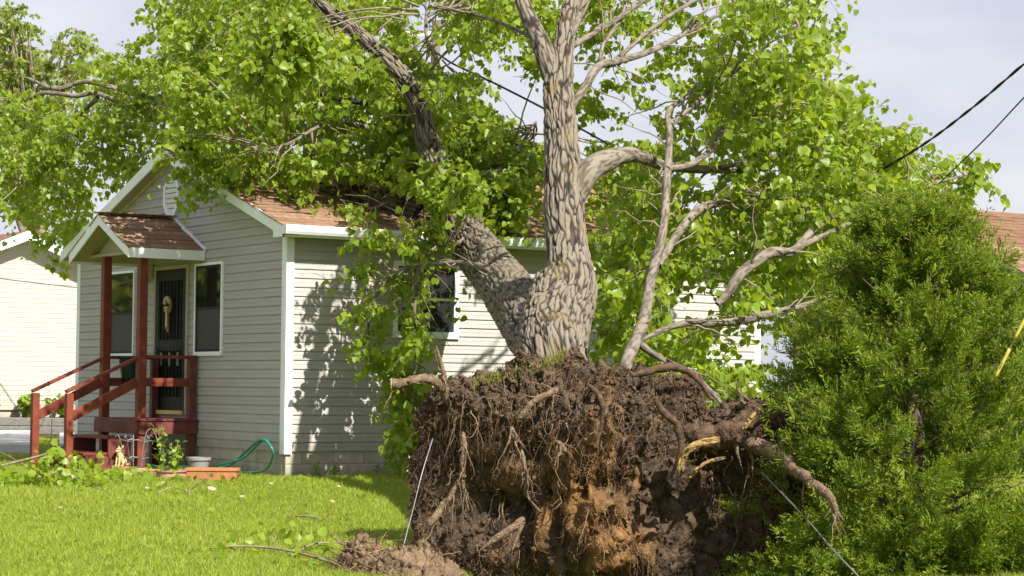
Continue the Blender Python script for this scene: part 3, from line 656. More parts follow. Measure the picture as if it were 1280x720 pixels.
# concrete slab and low timber edge at the side of the cream house
def slab_poly(d0, d1, xa, xb, z0, z1):
    pts = []
    for (px, d) in ((xa, d0), (xb, d0), (xb, d1), (xa, d1)):
        q = P(px, 540, d); pts.append((q[0], q[1], z0))
    return MB().prism(pts, (0, 0, z1 - z0))
link('pavement', slab_poly(30.0, 38.2, -420, 42, -.05, .155).mesh('pavement', .02), M['concrete'], None, 'structure')
o = link('pavement', slab_poly(31.5, 38.2, 74, 180, -.05, .12).mesh('pavement', .02), M['concrete'], None, 'structure')
rw = empty('landscape_timbers', (*P(60, 530, 39)[:2], 0)); tag(rw, 'weathered grey landscape timbers edging the bed before the cream house', 'edging')
for k in range(2):
    a, b2 = P(-300, 530, 38.6 + .03 * k), P(230, 530, 38.9 + .03 * k)
    rel(MB().bar((a[0], a[1], .145 + .155 * k), (b2[0], b2[1], .145 + .155 * k), .2, .15).build('timber', M['timber'], None, .012), rw)
a, b2 = P(-300, 520, 39.6), P(230, 520, 39.9); bed = [(a[0], a[1], .0), (b2[0], b2[1], .0), (5.9, 17.98, 0), (-4, 17.98, 0)]
link('garden_bed', MB().prism(bed, (0, 0, .36)).mesh('garden_bed'), M['mound'], None, 'structure')

# ------------------------------------------------------------------ fallen cottonwood
BASE = P(700, 470, 17.0); BASE[2] = float(gz(BASE[0], BASE[1]))
tree = empty('fallen_tree', BASE)
tag(tree, 'huge uprooted cottonwood tree leaning onto the beige house, root plate torn up', 'tree')
def under(o): o.parent = tree; o.location = -Vector(BASE); return o
def limb_mesh(name, pts, sides, step, amp, k=1.0, closed_tip=True):
    """pts rows: px, py, depth, radius in px; bark relief is real geometry"""
    p = np.array([[*P(a, b, d), pxm(r, d)] for a, b, d, r in pts]); L = np.linalg.norm(np.diff(p[:, :3], axis=0), axis=1).sum()
    n = max(6, int(L / step)); q = spline(p, n); c = q[:, :3]; r = np.maximum(q[:, 3], .004)
    T = np.gradient(c, axis=0); T = norm(T); A = np.zeros_like(c); ref = np.cross(T[0], [0.3, 0.2, 1.0]); ref /= np.linalg.norm(ref)
    for i in range(n): ref = ref - T[i] * ref.dot(T[i]); ref /= np.linalg.norm(ref); A[i] = ref
    B = np.cross(T, A); th = np.linspace(0, 2 * np.pi, sides, endpoint=False); s = np.concatenate([[0], np.cumsum(np.linalg.norm(np.diff(c, axis=0), axis=1))])
    cs, sn = np.cos(th), np.sin(th)
    bx = r[:, None] * cs; by = r[:, None] * sn; bz = s[:, None] + 0 * bx
    co = np.stack([bx, by, bz], -1) * np.array([22., 22., 2.7]) * k + RNG.random(3) * 50
    wp = np.stack([fbm(co * np.array([.3, .3, 1.0]) + 9 * k_, 3) for k_ in range(3)], -1) * np.array([.85, .85, .3])
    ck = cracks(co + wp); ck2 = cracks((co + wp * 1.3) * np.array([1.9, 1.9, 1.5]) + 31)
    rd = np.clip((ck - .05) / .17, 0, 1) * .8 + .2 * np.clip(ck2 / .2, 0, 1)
    h = np.clip(ck / .26, 0, 1) ** .7 * .78 + .22 * np.clip(ck2 / .25, 0, 1) + .16 * fbm(co * 2.2, 3) - .62
    lump = fbm(np.stack([bx, by, bz], -1) * 2.2 + 5, 3) * .05
    rr = r[:, None] * (1 + lump) + amp * h * np.minimum(1, r[:, None] / .12)
    V = c[:, None] + rr[..., None] * (cs[None, :, None] * A[:, None] + sn[None, :, None] * B[:, None])
    i, j = np.meshgrid(np.arange(n - 1), np.arange(sides), indexing='ij'); f = lambda a, b_: a * sides + b_ % sides
    Q = np.stack([f(i, j), f(i, j + 1), f(i + 1, j + 1), f(i + 1, j)], -1).reshape(-1, 4)
    V = V.reshape(-1, 3); V = np.vstack([V, c[-1]]); t = (n - 1) * sides + np.arange(sides); Tt = np.stack([t, (n - 1) * sides + (np.arange(sides) + 1) % sides, np.full(sides, n * sides)], -1)
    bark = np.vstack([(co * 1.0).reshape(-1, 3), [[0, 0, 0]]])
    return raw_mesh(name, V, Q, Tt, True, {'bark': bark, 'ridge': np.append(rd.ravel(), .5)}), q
SKEL = []
def limb(name, pts, sides, step, amp, mt='bark', k=1.0, skel=True, parent=None):
    me, q = limb_mesh(name, pts, sides, step, amp, k)
    o = link(name, me, M[mt])
    if parent is None: under(o)
    else: o.parent = parent
    if skel: SKEL.append(q)
    return o
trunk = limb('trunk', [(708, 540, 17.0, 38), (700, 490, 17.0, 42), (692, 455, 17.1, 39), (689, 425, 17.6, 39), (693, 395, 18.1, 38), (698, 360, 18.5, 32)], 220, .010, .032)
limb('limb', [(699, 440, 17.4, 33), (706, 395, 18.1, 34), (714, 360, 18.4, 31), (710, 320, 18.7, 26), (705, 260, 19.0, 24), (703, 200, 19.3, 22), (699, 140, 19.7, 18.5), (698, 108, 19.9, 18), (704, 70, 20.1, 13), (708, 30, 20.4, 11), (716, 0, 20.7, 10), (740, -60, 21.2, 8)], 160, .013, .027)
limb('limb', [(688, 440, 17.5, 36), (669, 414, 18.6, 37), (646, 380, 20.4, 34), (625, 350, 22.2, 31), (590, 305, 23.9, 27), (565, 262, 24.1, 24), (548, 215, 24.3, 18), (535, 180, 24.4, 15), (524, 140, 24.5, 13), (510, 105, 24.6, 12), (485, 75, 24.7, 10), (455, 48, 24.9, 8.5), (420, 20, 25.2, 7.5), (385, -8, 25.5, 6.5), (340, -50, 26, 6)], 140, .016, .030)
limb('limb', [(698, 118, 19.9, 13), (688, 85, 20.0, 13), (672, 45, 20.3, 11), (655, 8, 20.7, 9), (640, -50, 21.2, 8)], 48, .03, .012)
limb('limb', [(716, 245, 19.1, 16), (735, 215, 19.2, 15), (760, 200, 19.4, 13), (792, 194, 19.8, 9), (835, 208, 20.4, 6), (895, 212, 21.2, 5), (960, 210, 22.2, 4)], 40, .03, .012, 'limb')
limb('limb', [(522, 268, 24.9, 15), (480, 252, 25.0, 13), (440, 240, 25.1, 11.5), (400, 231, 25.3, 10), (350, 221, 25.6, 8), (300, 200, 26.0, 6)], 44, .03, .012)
BR = [  # bare branches: px, py, depth, radius px
 [(770, 520, 17.0, 13), (786, 455, 17.8, 11), (803, 405, 18.4, 10), (818, 350, 18.9, 8.5), (829, 295, 19.2, 7.5), (836, 235, 19.5, 7), (835, 170, 19.9, 6), (838, 138, 20.2, 5), (858, 120, 20.6, 3)],
 [(822, 330, 19.2, 7), (850, 288, 19.8, 7), (875, 262, 20.2, 7), (905, 248, 20.6, 6.5), (935, 243, 20.9, 5.5), (980, 247, 21.4, 4), (1030, 235, 22, 3)],
 [(835, 214, 19.6, 5), (862, 201, 19.9, 5), (892, 186, 20.2, 5), (904, 160, 20.5, 4.5), (922, 143, 20.8, 3.5), (970, 141, 21.3, 3)],
 [(900, 385, 18.7, 5), (912, 366, 18.75, 7), (924, 348, 18.8, 9), (936, 330, 18.9, 9), (962, 318, 19.1, 9), (992, 314, 19.3, 8), (1020, 285, 19.7, 6), (1048, 268, 20.1, 4)],
 [(802, 425, 18.3, 4), (840, 408, 18.5, 5), (866, 402, 18.6, 6), (890, 405, 18.7, 6), (930, 402, 18.9, 7), (960, 392, 19.2, 6.5), (1000, 383, 19.6, 5), (1040, 370, 20, 3)],
 [(700, 150, 19.8, 8), (730, 112, 20.0, 7), (745, 84, 20.2, 7), (770, 79, 20.5, 6), (800, 68, 20.9, 5.5), (828, 58, 21.3, 5), (862, 40, 21.8, 4), (900, 15, 22.3, 3)],
 [(748, 82, 20.3, 4), (758, 55, 20.5, 3.5), (773, 25, 20.8, 3), (785, -10, 21.2, 2.5)],
 [(712, 45, 20.4, 7), (728, 12, 20.7, 7), (742, -20, 21, 6)],
 [(530, 160, 25.6, 6), (492, 163, 25.2, 6), (455, 155, 24.9, 5), (425, 152, 24.6, 4), (400, 160, 24.3, 3), (360, 178, 24, 2.5), (325, 190, 23.9, 2)],
 [(522, 110, 26, 5), (538, 92, 26.2, 5), (545, 72, 26.5, 4), (536, 45, 26.8, 3.5), (530, 20, 27, 2.5)],
 [(328, 72, 27.3, 4), (312, 45, 27.5, 4.5), (295, 20, 27.8, 4), (272, -10, 28, 3)],
 [(38, 98, 28.5, 2), (70, 107, 28.3, 4), (100, 102, 28.2, 4), (140, 108, 28.0, 3.5), (185, 122, 27.8, 4), (200, 135, 27.5, 4), (240, 150, 27.2, 3), (330, 120, 27.2, 4), (420, 40, 27.3, 5)],
 [(-10, 123, 28.6, 2), (28, 127, 28.4, 3.5), (58, 118, 28.2, 3.5), (95, 120, 28.1, 4), (125, 118, 28, 4), (160, 135, 27.8, 3)],
 [(120, 122, 28.0, 4), (95, 150, 28.3, 3), (70, 200, 28.8, 2.5), (30, 240, 29.2, 2)],
 [(640, 370, 20.6, 7), (600, 330, 22, 5), (540, 330, 22.7, 4), (500, 340, 23.0, 3), (470, 380, 23.1, 2.5), (455, 430, 23.1, 1.8)],
 [(580, 300, 23.5, 6), (540, 310, 23.3, 4), (520, 350, 23.1, 3), (517, 430, 23.0, 2.2), (520, 520, 23.0, 1.6), (528, 590, 22.9, 1.2)],
 [(800, 430, 18.2, 7), (830, 450, 18.0, 5), (862, 462, 17.9, 5), (885, 480, 17.8, 4), (905, 510, 17.6, 3)],
 [(690, 60, 20.2, 4), (640, 35, 21, 3), (590, 20, 22, 2.5), (545, 5, 23, 2)],
 [(840, 160, 20, 4), (900, 110, 20.8, 3.5), (960, 70, 21.6, 3), (1010, 30, 22.3, 2.2)],
 [(900, 212, 21.2, 4), (980, 190, 21.6, 3.5), (1060, 180, 22, 3), (1130, 190, 22.4, 2)],
 [(1000, 312, 19.4, 5), (1080, 270, 20.2, 4), (1150, 235, 21, 3), (1225, 212, 21.6, 1.8)],
 [(760, 80, 20.4, 4), (830, 20, 21.4, 3.5), (900, -20, 22, 3)],
 [(718, 60, 20.2, 5), (790, 10, 20.8, 4), (850, -40, 21.2, 3)],
 [(590, 250, 24.2, 5), (625, 215, 24.8, 4), (650, 180, 25.4, 3), (670, 150, 26, 2)],
]
SIDE = []
for pts in BR:
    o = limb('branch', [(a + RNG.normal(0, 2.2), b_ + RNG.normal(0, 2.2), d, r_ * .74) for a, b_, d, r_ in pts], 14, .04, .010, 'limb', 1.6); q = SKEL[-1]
    for _ in range(int(4 + len(q) / 14)):
        j = RNG.integers(2, len(q) - 1); T = norm(q[j, :3] - q[j - 1, :3]); d = norm(T * .7 + RNG.normal(size=3) * .7 + np.array([0, 0, .15])); L = RNG.uniform(.25, .9); t = np.linspace(0, 1, 8)[:, None]
        SIDE.append((q[j, :3] + d * L * t + np.cumsum(RNG.normal(size=(8, 3)) * .018, 0) + np.array([0, 0, -.12]) * t ** 2 * L, np.linspace(min(.010, q[j, 3] * .6), .002, 8)))
V, Q, T = tubes(np.array([a for a, _ in SIDE]), np.array([b_ for _, b_ in SIDE]), 5); under(link('side_twigs', raw_mesh('side_twigs', V, Q, T, True), M['twig'], None, 'stuff'))
# torn stub beside the left limb
limb('broken_stub', [(498, 150, 25.7, 7), (492, 130, 25.8, 5), (490, 118, 25.9, 2)], 10, .05, .004, 'wood', skel=False) if False else under(link('broken_stub', tube_mesh('broken_stub', [P(500, 152, 25.6), P(494, 134, 25.7), P(491, 116, 25.8)], [.07, .05, .008], 8, 12), mat('orange_split_wood', (.62, .27, .05), .8, .2, 20)))

# crown: clusters of leaves on drooping twigs
def house_clip(p, m=.04):
    x, y, z = p[:, 0], p[:, 1], p[:, 2]
    ins = (x > -.30) & (x < HL + .3) & (y > -.42) & (y < HW + .4) & (z < RZ - SL * np.abs(y - RY) + m)
    pin = (x > -1.05) & (x < 0) & (y > 2.0) & (y < 3.9) & (z < PRZ - PSL * np.abs(y - PRY) + m)
    return ~(ins | pin)
HOLES = [(150, 12, 48, 34), (562, 62, 26, 22), (548, 10, 18, 24), (635, 62, 30, 34), (655, 135, 28, 34), (612, 110, 22, 18), (1085, 30, 60, 75), (75, 60, 16, 40), (30, 18, 20, 30), (70, 100, 22, 22),
         (770, 60, 18, 20), (668, 250, 22, 40), (655, 400, 46, 70), (700, 230, 14, 200), (895, 25, 12, 16), (705, 380, 40, 60), (805, 50, 16, 16), (850, 92, 16, 12), (700, 20, 16, 90), (590, 305, 14, 14),
         (820, 45, 22, 14), (930, 425, 40, 22), (865, 370, 50, 26), (622, 330, 40, 40), (1110, 110, 40, 40), (12, 300, 30, 22)]
def sample_clusters(poly, d0, d1, n, holes=True, rng=RNG):
    poly = np.array(poly, float); lo, hi = poly.min(0), poly.max(0); out = np.zeros((0, 3))
    while len(out) < n:
        x = rng.uniform(lo[0], hi[0], n * 2); y = rng.uniform(lo[1], hi[1], n * 2); ok = in_poly(x, y, poly)
        if holes:
            for hx, hy, rx, ry in HOLES: ok &= ((x - hx) / (rx + 9)) ** 2 + ((y - hy) / (ry + 9)) ** 2 > 1
        d = rng.uniform(d0, d1, n * 2)
        out = np.vstack([out, np.stack([x, y, d], -1)[ok]])
    out = out[:n]; return Pn(out[:, 0], out[:, 1], out[:, 2])
REG = [
 ([(-60, 120), (60, 95), (130, 60), (240, 20), (330, -60), (420, -60), (420, 170), (230, 190), (200, 165), (150, 235), (125, 240), (98, 315), (60, 300), (30, 270), (-60, 240)], 27.4, 32, 350),
 ([(210, 60), (520, 40), (545, 190), (490, 270), (420, 262), (340, 235), (300, 212), (255, 205), (215, 165)], 23.8, 28.5, 280),
 ([(185, -60), (530, -60), (640, -60), (600, 20), (545, 60), (520, 120), (420, 110), (200, 60)], 24.5, 29.5, 215),
 ([(520, 130), (690, 185), (690, 262), (600, 275), (520, 270)], 24.6, 27.5, 130),
 ([(545, 60), (640, -60), (690, -60), (690, 120), (600, 150), (540, 130)], 21, 25, 60),
 ([(715, -60), (1070, -60), (1010, 30), (1040, 110), (1140, 155), (1150, 215), (1195, 215), (1150, 290), (1000, 350), (900, 410), (790, 415), (745, 340), (725, 190)], 19.6, 24.5, 640),
 ([(745, 330), (960, 330), (960, 470), (870, 490), (800, 440), (748, 430)], 18.0, 22, 70),
 ([(440, 290), (560, 300), (540, 380), (520, 395), (450, 360)], 22.5, 23.7, 46),
 ([(520, 190), (640, 200), (630, 270), (560, 310), (470, 270)], 22.3, 23.9, 42),
 ([(440, 360), (520, 370), (520, 430), (470, 450), (440, 430)], 22.6, 23.4, 16),
 ([(490, 420), (535, 430), (540, 560), (505, 560)], 22.5, 23.3, 14),
 ([(225, 190), (262, 195), (258, 240), (235, 240)], 24.2, 24.7, 7),
 ([(280, 235), (460, 260), (450, 290), (330, 268)], 23.7, 24.3, 16),
 ([(295, -20), (400, -20), (400, 105), (300, 110)], 21.7, 22.8, 60),
 ([(1215, 195), (1243, 205), (1240, 228), (1200, 225)], 21, 21.8, 5),
]
SUNV = np.array(to_sun)
def foliage(centres, per, spread, lsz, rng, droop=.35, tw_r=.004, clip=True):
    """each centre gets a few twigs; leaves hang from the twigs on short stalks"""
    N = len(centres); TW = 4; K = 5
    d = rng.normal(size=(N, TW, 3)); d[..., 2] = d[..., 2] * .55 - .1; d = norm(d) * spread * rng.uniform(.55, 1.1, (N, TW, 1))
    t = np.linspace(0, 1, K)
    pts = centres[:, None, None] + d[:, :, None] * t[:, None] - np.array([0, 0, 1.]) * (droop * spread * t[:, None] ** 2)
    pts = pts + rng.normal(size=pts.shape) * spread * .03
    pts = pts.reshape(-1, K, 3)
    lp = per // TW
    u = rng.uniform(.08, 1.0, (N * TW, lp)) * (K - 1.001); i = u.astype(int); f = (u - i)[..., None]; rows = np.arange(N * TW)[:, None]
    base = pts[rows, i] * (1 - f) + pts[rows, i + 1] * f
    st = rng.normal(size=base.shape); st[..., 2] = st[..., 2] * .6; st = norm(st) * rng.uniform(.02, .075, base.shape[:2] + (1,))
    pos = (base + st).reshape(-1, 3); out = norm(st).reshape(-1, 3)
    tip = norm(out * .6 + np.array([0, 0, -.75]) + rng.normal(size=pos.shape) * .45)
    nr = norm(SUNV * .5 + np.array([0, 0, .25]) + rng.normal(size=pos.shape) * .8)
    size = lsz * np.clip(rng.normal(1, .3, len(pos)), .4, 1.6)
    lv = np.clip(rng.normal(.5, .27, len(pos)) + np.repeat(rng.normal(0, .14, N), TW * lp), 0, 1)
    if clip: k = house_clip(pos); pos, tip, nr, size, lv = pos[k], tip[k], nr[k], size[k], lv[k]
    rad = np.linspace(tw_r, tw_r * .4, K)[None] * np.ones((len(pts), 1))
    if clip: kk = house_clip(pts[:, -1], .1) & house_clip(pts[:, 0], .1); pts, rad = pts[kk], rad[kk]
    return pos, tip, nr, size, lv, pts, rad
CENT = [sample_clusters(pl, a, b_, n) for pl, a, b_, n in REG]
cent = np.vstack(CENT); cent = cent[house_clip(cent, .12)]
LD = np.array(LDIR)
def shade_keep(c):
    """prune sprays that would shade the sunny stretches of the side wall and the open lawn"""
    t = -c[:, 1] / LD[1]; s = c + LD * t[:, None]; sx, sy, _ = to_px(s); k = RNG.random(len(c)); onwall = (c[:, 1] < 0) & (s[:, 2] > -.1) & (s[:, 2] < 2.6) & (s[:, 0] > -.1) & (s[:, 0] < HL)
    p = np.where(sx < 372, .0, np.where(sx < 440, .34, np.where(sx < 560, .5, np.where(sx < 690, .08, .75))))
    t2 = (c[:, 2] + .1) / -LD[2]; g = c + LD * t2[:, None]; gx_, gy_, _ = to_px(g); onlawn = (c[:, 1] < 0) & ~onwall & (g[:, 1] < 0); pl = np.where(gx_ < 425, 0, .85)
    keep_ = np.where(onwall, k < p, np.where(onlawn, k < pl, True))
    for li, q_ in enumerate(SKEL[:3]):                # the bare trunk and main limbs stand in sunlight
        for a in q_[(q_[:, 2] < 6.2)][::12]:
            v = c - a[:3]; al = v @ -LD; dist = np.linalg.norm(v + LD * al[:, None], axis=1); keep_ &= ~((al > .3) & (dist < (.62 if li == 2 else .45)) & (k < (.93 if li == 2 else .85)))
    return keep_
cent = cent[shade_keep(cent)]
EXTRA = [([(545, -60), (690, -60), (690, 90), (610, 110), (560, 130)], 22, 26, 60), ([(555, 120), (692, 150), (692, 268), (610, 268), (560, 250)], 25.2, 31, 190), ([(735, 190), (830, 170), (830, 330), (745, 320)], 22.5, 27, 80),
         ([(715, -60), (900, -60), (900, 130), (740, 150)], 21.5, 25, 70), ([(1000, 60), (1060, 110), (1140, 165), (1130, 260), (1000, 260)], 20.5, 24, 60), ([(600, 215), (690, 215), (690, 285), (610, 282)], 24.3, 25.6, 70), ([(230, 185), (480, 205), (470, 280), (345, 258), (285, 228)], 23.9, 25.3, 60)]
ex = np.vstack([sample_clusters(pl, a, b_, n) for pl, a, b_, n in EXTRA]); ex = ex[house_clip(ex, .12)]
tt_ = -ex[:, 1] / LD[1]; sh_ = ex + LD * tt_[:, None]; sx_, _, _ = to_px(sh_); ex = ex[~((ex[:, 1] < 0) & (sh_[:, 2] < 2.6) & (sx_ < 690))]
cent = np.vstack([cent, ex, sample_clusters([(440, 370), (525, 390), (545, 585), (505, 560), (470, 450)], 22.9, 23.5, 20, False), sample_clusters([(490, 190), (600, 205), (612, 275), (560, 296), (500, 262)], 22.9, 23.6, 20, False)])
pos, tip, nr, size, lv, tw, twr = foliage(cent, 60, .47, .070, RNG)
# limbs that stand bare in front of the foliage
def clear_view(ps):
    x, y, z_ = to_px(ps); bad = np.zeros(len(ps), bool)
    for pts, pad in CLEAR:
        a = spline(np.array(pts, float), 60)
        for k in range(0, 60):
            bad |= ((x - a[k, 0]) ** 2 + (y - a[k, 1]) ** 2 < (a[k, 3] + pad) ** 2) & (z_ < a[k, 2] + .25)
    return ~bad | (RNG.random(len(ps)) < .07)
CLEAR = [([(706, 440, 17.4, 46), (712, 360, 18.4, 32), (705, 260, 19.0, 26), (703, 200, 19.3, 24), (699, 140, 19.7, 20), (698, 108, 19.9, 18), (704, 70, 20.1, 12)], 1), ([(690, 440, 17.5, 46), (670, 415, 18.6, 44), (646, 380, 20.4, 40), (625, 350, 22.2, 34), (590, 305, 23.9, 26), (578, 285, 24.0, 20)], 3),
 ([(532, 165, 24.4, 8), (524, 140, 24.5, 9), (510, 105, 24.6, 10), (485, 75, 24.7, 9), (455, 48, 24.9, 9), (420, 20, 25.2, 8), (385, -8, 25.5, 7)], 2), ([(698, 118, 19.9, 12), (672, 45, 20.3, 10), (650, -10, 20.7, 8)], 0),
 ([(716, 245, 19.1, 16), (735, 215, 19.2, 15), (760, 200, 19.4, 12), (780, 195, 19.7, 9)], 0), ([(520, 266, 24.9, 14), (480, 252, 25.0, 13), (440, 240, 25.1, 11), (405, 232, 25.2, 8)], 5)]
CLEAR += [([(552, 348, 24.5, 16), (552, 405, 24.5, 16)], 0), ([(212, 232, 25.6, 7), (214, 258, 25.6, 7)], 1)] + [(BR[i], -1) for i in (0, 1, 2, 3, 4, 5, 11, 12)]
kv = clear_view(pos); pos, tip, nr, size, lv = pos[kv], tip[kv], nr[kv], size[kv], lv[kv]
# hand the leaves nearest the camera on the hanging spray out as single pieces
dd = (pos - CAM) @ R[2]; px_, py_, _ = to_px(pos)
near = np.where((px_ > 425) & (px_ < 560) & (py_ > 300) & (py_ < 600) & (dd < 23.6))[0]; near = near[np.argsort(-size[near])][:290]
keep = np.ones(len(pos), bool); keep[near] = False
V, Q = leaf_arrays(pos[keep], tip[keep], nr[keep], size[keep])
crown = under(link('crown', raw_mesh('crown', V, Q, attrs={'lv': np.repeat(lv[keep], NL)}), M['leaf'], None, 'stuff'))
LM = []
for k in range(6):
    V, Q = leaf_arrays(np.zeros((1, 3)), np.array([[0, 1., 0]]), np.array([[0, 0, 1.]]), np.ones(1)); LM.append(raw_mesh('leaf', V, Q, attrs={'lv': np.full(NL, .15 + .14 * k)}))
    LM[-1].materials.append(M['leaf'])
def place_leaf(parent, p, t, n, s, origin=(0, 0, 0)):
    t = norm(t); sd = norm(np.cross(t, n)); n2 = np.cross(sd, t)
    o = bpy.data.objects.new('leaf', random.choice(LM)); C.objects.link(o); o.parent = parent
    m4 = Matrix.Identity(4)
    for i in range(3): m4[i][0] = sd[i] * s; m4[i][1] = t[i] * s; m4[i][2] = n2[i] * s; m4[i][3] = p[i] - origin[i]
    o.matrix_local = m4
for i in near: place_leaf(crown, pos[i], tip[i], nr[i], size[i])
V, Q, T = tubes(tw[:, ::2], twr[:, ::2], 3); under(link('twigs', raw_mesh('twigs', V, Q, None), M['twig'], None, 'stuff'))
# branchlets carrying the clusters back to the nearest limb
sk = np.vstack([q[:, :3] for q in SKEL]); PT = []; RD = []
sel = RNG.permutation(len(cent))[:520]
for c in cent[sel]:
    dv = sk - c; d2 = (dv ** 2).sum(1); j = np.argmin(d2 * RNG.uniform(.7, 1.6, len(d2))); a = sk[j]
    if d2[j] > 3: continue
    if d2[j] > 1.4: a = c + (a - c) * (1.2 / math.sqrt(d2[j]))
    t = np.linspace(0, 1, 7)[:, None]; mid = (a + c) / 2 + np.array([0, 0, .12 * np.linalg.norm(a - c)]) + RNG.normal(size=3) * .1
    PT.append((1 - t) ** 2 * a + 2 * t * (1 - t) * mid + t ** 2 * c + RNG.normal(size=(7, 3)) * .012); RD.append(np.linspace(.014, .005, 7) * RNG.uniform(.6, 1.3))
PT = np.array(PT); RD = np.array(RD); ok = np.array([house_clip(p, .03).all() for p in PT]); V, Q, T = tubes(PT[ok], RD[ok], 5)
under(link('branchlets', raw_mesh('branchlets', V, Q, T, True), M['twig'], None, 'stuff'))

# ---- root plate
OUT = np.array([(548, 505), (556, 484), (600, 478), (640, 470), (690, 456), (740, 452), (790, 468), (845, 482), (872, 520), (905, 512), (940, 503), (962, 512), (975, 560), (984, 630), (1000, 740), (940, 800), (700, 810), (560, 755), (530, 690), (527, 625), (538, 560)], float)
DB = 16.7; CX, CY = 745, 612
def ico(n):
    import bmesh
    bm = bmesh.new(); bmesh.ops.create_icosphere(bm, subdivisions=n, radius=1); bm.verts.ensure_lookup_table()
    V = np.array([v.co[:] for v in bm.verts]); F = np.array([[v.index for v in f.verts] for f in bm.faces]); bm.free(); return V, F
S, SF = ico(7)
ang = np.arctan2(S[:, 1], S[:, 0]); oa = np.arctan2(-(OUT[:, 1] - CY), OUT[:, 0] - CX); orad = np.hypot(OUT[:, 0] - CX, OUT[:, 1] - CY)
o_ = np.argsort(oa); Rr = np.interp(ang, oa[o_], orad[o_], period=2 * np.pi); rho = np.hypot(S[:, 0], S[:, 1])
gx = CX + np.cos(ang) * Rr * rho ** .85; gy = CY - np.sin(ang) * Rr * rho ** .85
dep = np.where(S[:, 2] > 0, -S[:, 2] ** .8 * .42, np.abs(S[:, 2]) ** .8 * .30)
dep = DB + np.where(S[:, 2] > 0, dep, dep)
def G(cx, cy, rx, ry): return np.exp(-(((gx - cx) / rx) ** 2 + ((gy - cy) / ry) ** 2))
fr = (S[:, 2] > -.05)
dep = dep - fr * (.16 * G(620, 505, 80, 35) + .10 * G(770, 520, 70, 50) + .20 * G(745, 610, 60, 70) + .12 * G(760, 690, 50, 30) - .26 * G(615, 640, 75, 70) - .30 * G(890, 620, 55, 60) + .14 * G(930, 545, 45, 30) + .12 * G(965, 650, 22, 60) - .22 * G(690, 725, 120, 30))
ctr = Pn(gx, gy, dep); q = ctr * np.array([1., 1, 1])
n1 = fbm(q * 2.3, 3); n2 = fbm(q * np.array([7, 7, 3.5]) + 9, 4); n3 = 1 - np.abs(vnoise(q * np.array([16, 16, 6.]) + 4)) * 1.6; n4 = vnoise(q * 26) 
outv = norm(ctr - P(CX, CY, DB + .1))
ctr = ctr + outv * (.11 * n1 + .10 * n2 + .05 * n3 + .03 * n4 - .07 * (n2 < -.45))[:, None]
clay = np.clip(1.5 * (G(745, 590, 50, 48) + G(770, 672, 36, 36) + .55 * G(700, 640, 50, 45) + .4 * G(960, 660, 20, 50) + .35 * G(640, 560, 30, 30)) - .30 + .6 * n2, 0, 1)
plate = under(link('root_plate', raw_mesh('root_plate', ctr, None, SF, False, {'clay': clay}), M['soil']))
# fibrous roots hanging over the face
fn = np.zeros_like(ctr); fnn = np.cross(ctr[SF[:, 1]] - ctr[SF[:, 0]], ctr[SF[:, 2]] - ctr[SF[:, 0]]); 
for k in range(3): np.add.at(fn, SF[:, k], fnn)
fn = norm(fn); tocam = -R[2]
cand = np.where((S[:, 2] > .02) & (gy < 775))[0]
def nearest(tgt):
    from mathutils.kdtree import KDTree
    kd = KDTree(len(cand))
    for a, c_ in enumerate(ctr[cand]): kd.insert(c_, a)
    kd.balance(); return np.array([kd.find(g)[1] for g in tgt])
ctr_t = ctr[cand]
def hanging(n, l0, l1, r0, r1, bias, K=8, curl=.25, tone=(.5, .25), clump=14):
    m_ = max(1, n // clump); seeds = ctr_t[RNG.integers(0, len(cand), m_)]; who = RNG.integers(0, m_, n); tgt = seeds[who] + RNG.normal(size=(n, 3)) * np.array([.07, .07, .045])
    i = np.array([cand[0] for g in tgt]) if False else cand[nearest(tgt)]
    s0 = ctr[i]; L = RNG.uniform(l0, l1, m_)[who] * RNG.uniform(.55, 1, n)
    t = np.linspace(0, 1, K); vel = tocam * .55 + fn[i] * .35 + RNG.normal(size=(n, 3)) * .45
    p = s0[:, None] - tocam * .01 + vel[:, None] * (np.sqrt(t)[None, :, None] * (.05 + .10 * L)[:, None, None]) + np.array([0, 0, -1.]) * (t ** 1.15)[None, :, None] * L[:, None, None] * bias
    ph = RNG.uniform(0, 6.28, (n, 1, 3)); fr_ = RNG.uniform(2, 8, (n, 1, 3)); p = p + np.sin(ph + fr_ * t[None, :, None]) * (curl * .12 * L)[:, None, None] * t[None, :, None] + RNG.normal(size=p.shape) * .004
    rad = RNG.uniform(r0, r1, n)[:, None] * (1 - .75 * t)[None]
    V, Q, T = tubes(p, rad, 3); lv_ = np.clip(RNG.normal(tone[0], tone[1], n), 0, 1)
    return V, Q, np.repeat(lv_, K * 3)
parts = [hanging(1700, .06, .26, .0014, .0036, .8, tone=(.5, .26), curl=.9), hanging(420, .2, .55, .0018, .0045, .9, 10, .7, (.42, .25)), hanging(5200, .03, .17, .0012, .0030, .15, 8, 1.6, (.55, .27)), hanging(900, .15, .5, .0015, .003, .6, 12, 1.6, (.75, .2), 5), hanging(190, .2, .6, .003, .008, .8, 14, 1.5, (.7, .2), 3)]
V = []; Q = []; A = []; nb = 0
for v, q_, a_ in parts: V.append(v); Q.append(q_ + nb); A.append(a_); nb += len(v)
fi = link('root_fibres', raw_mesh('root_fibres', np.vstack(V), np.vstack(Q), attrs={'lv': np.concatenate(A)}), M['fibre'], None, 'stuff'); fi.parent = plate
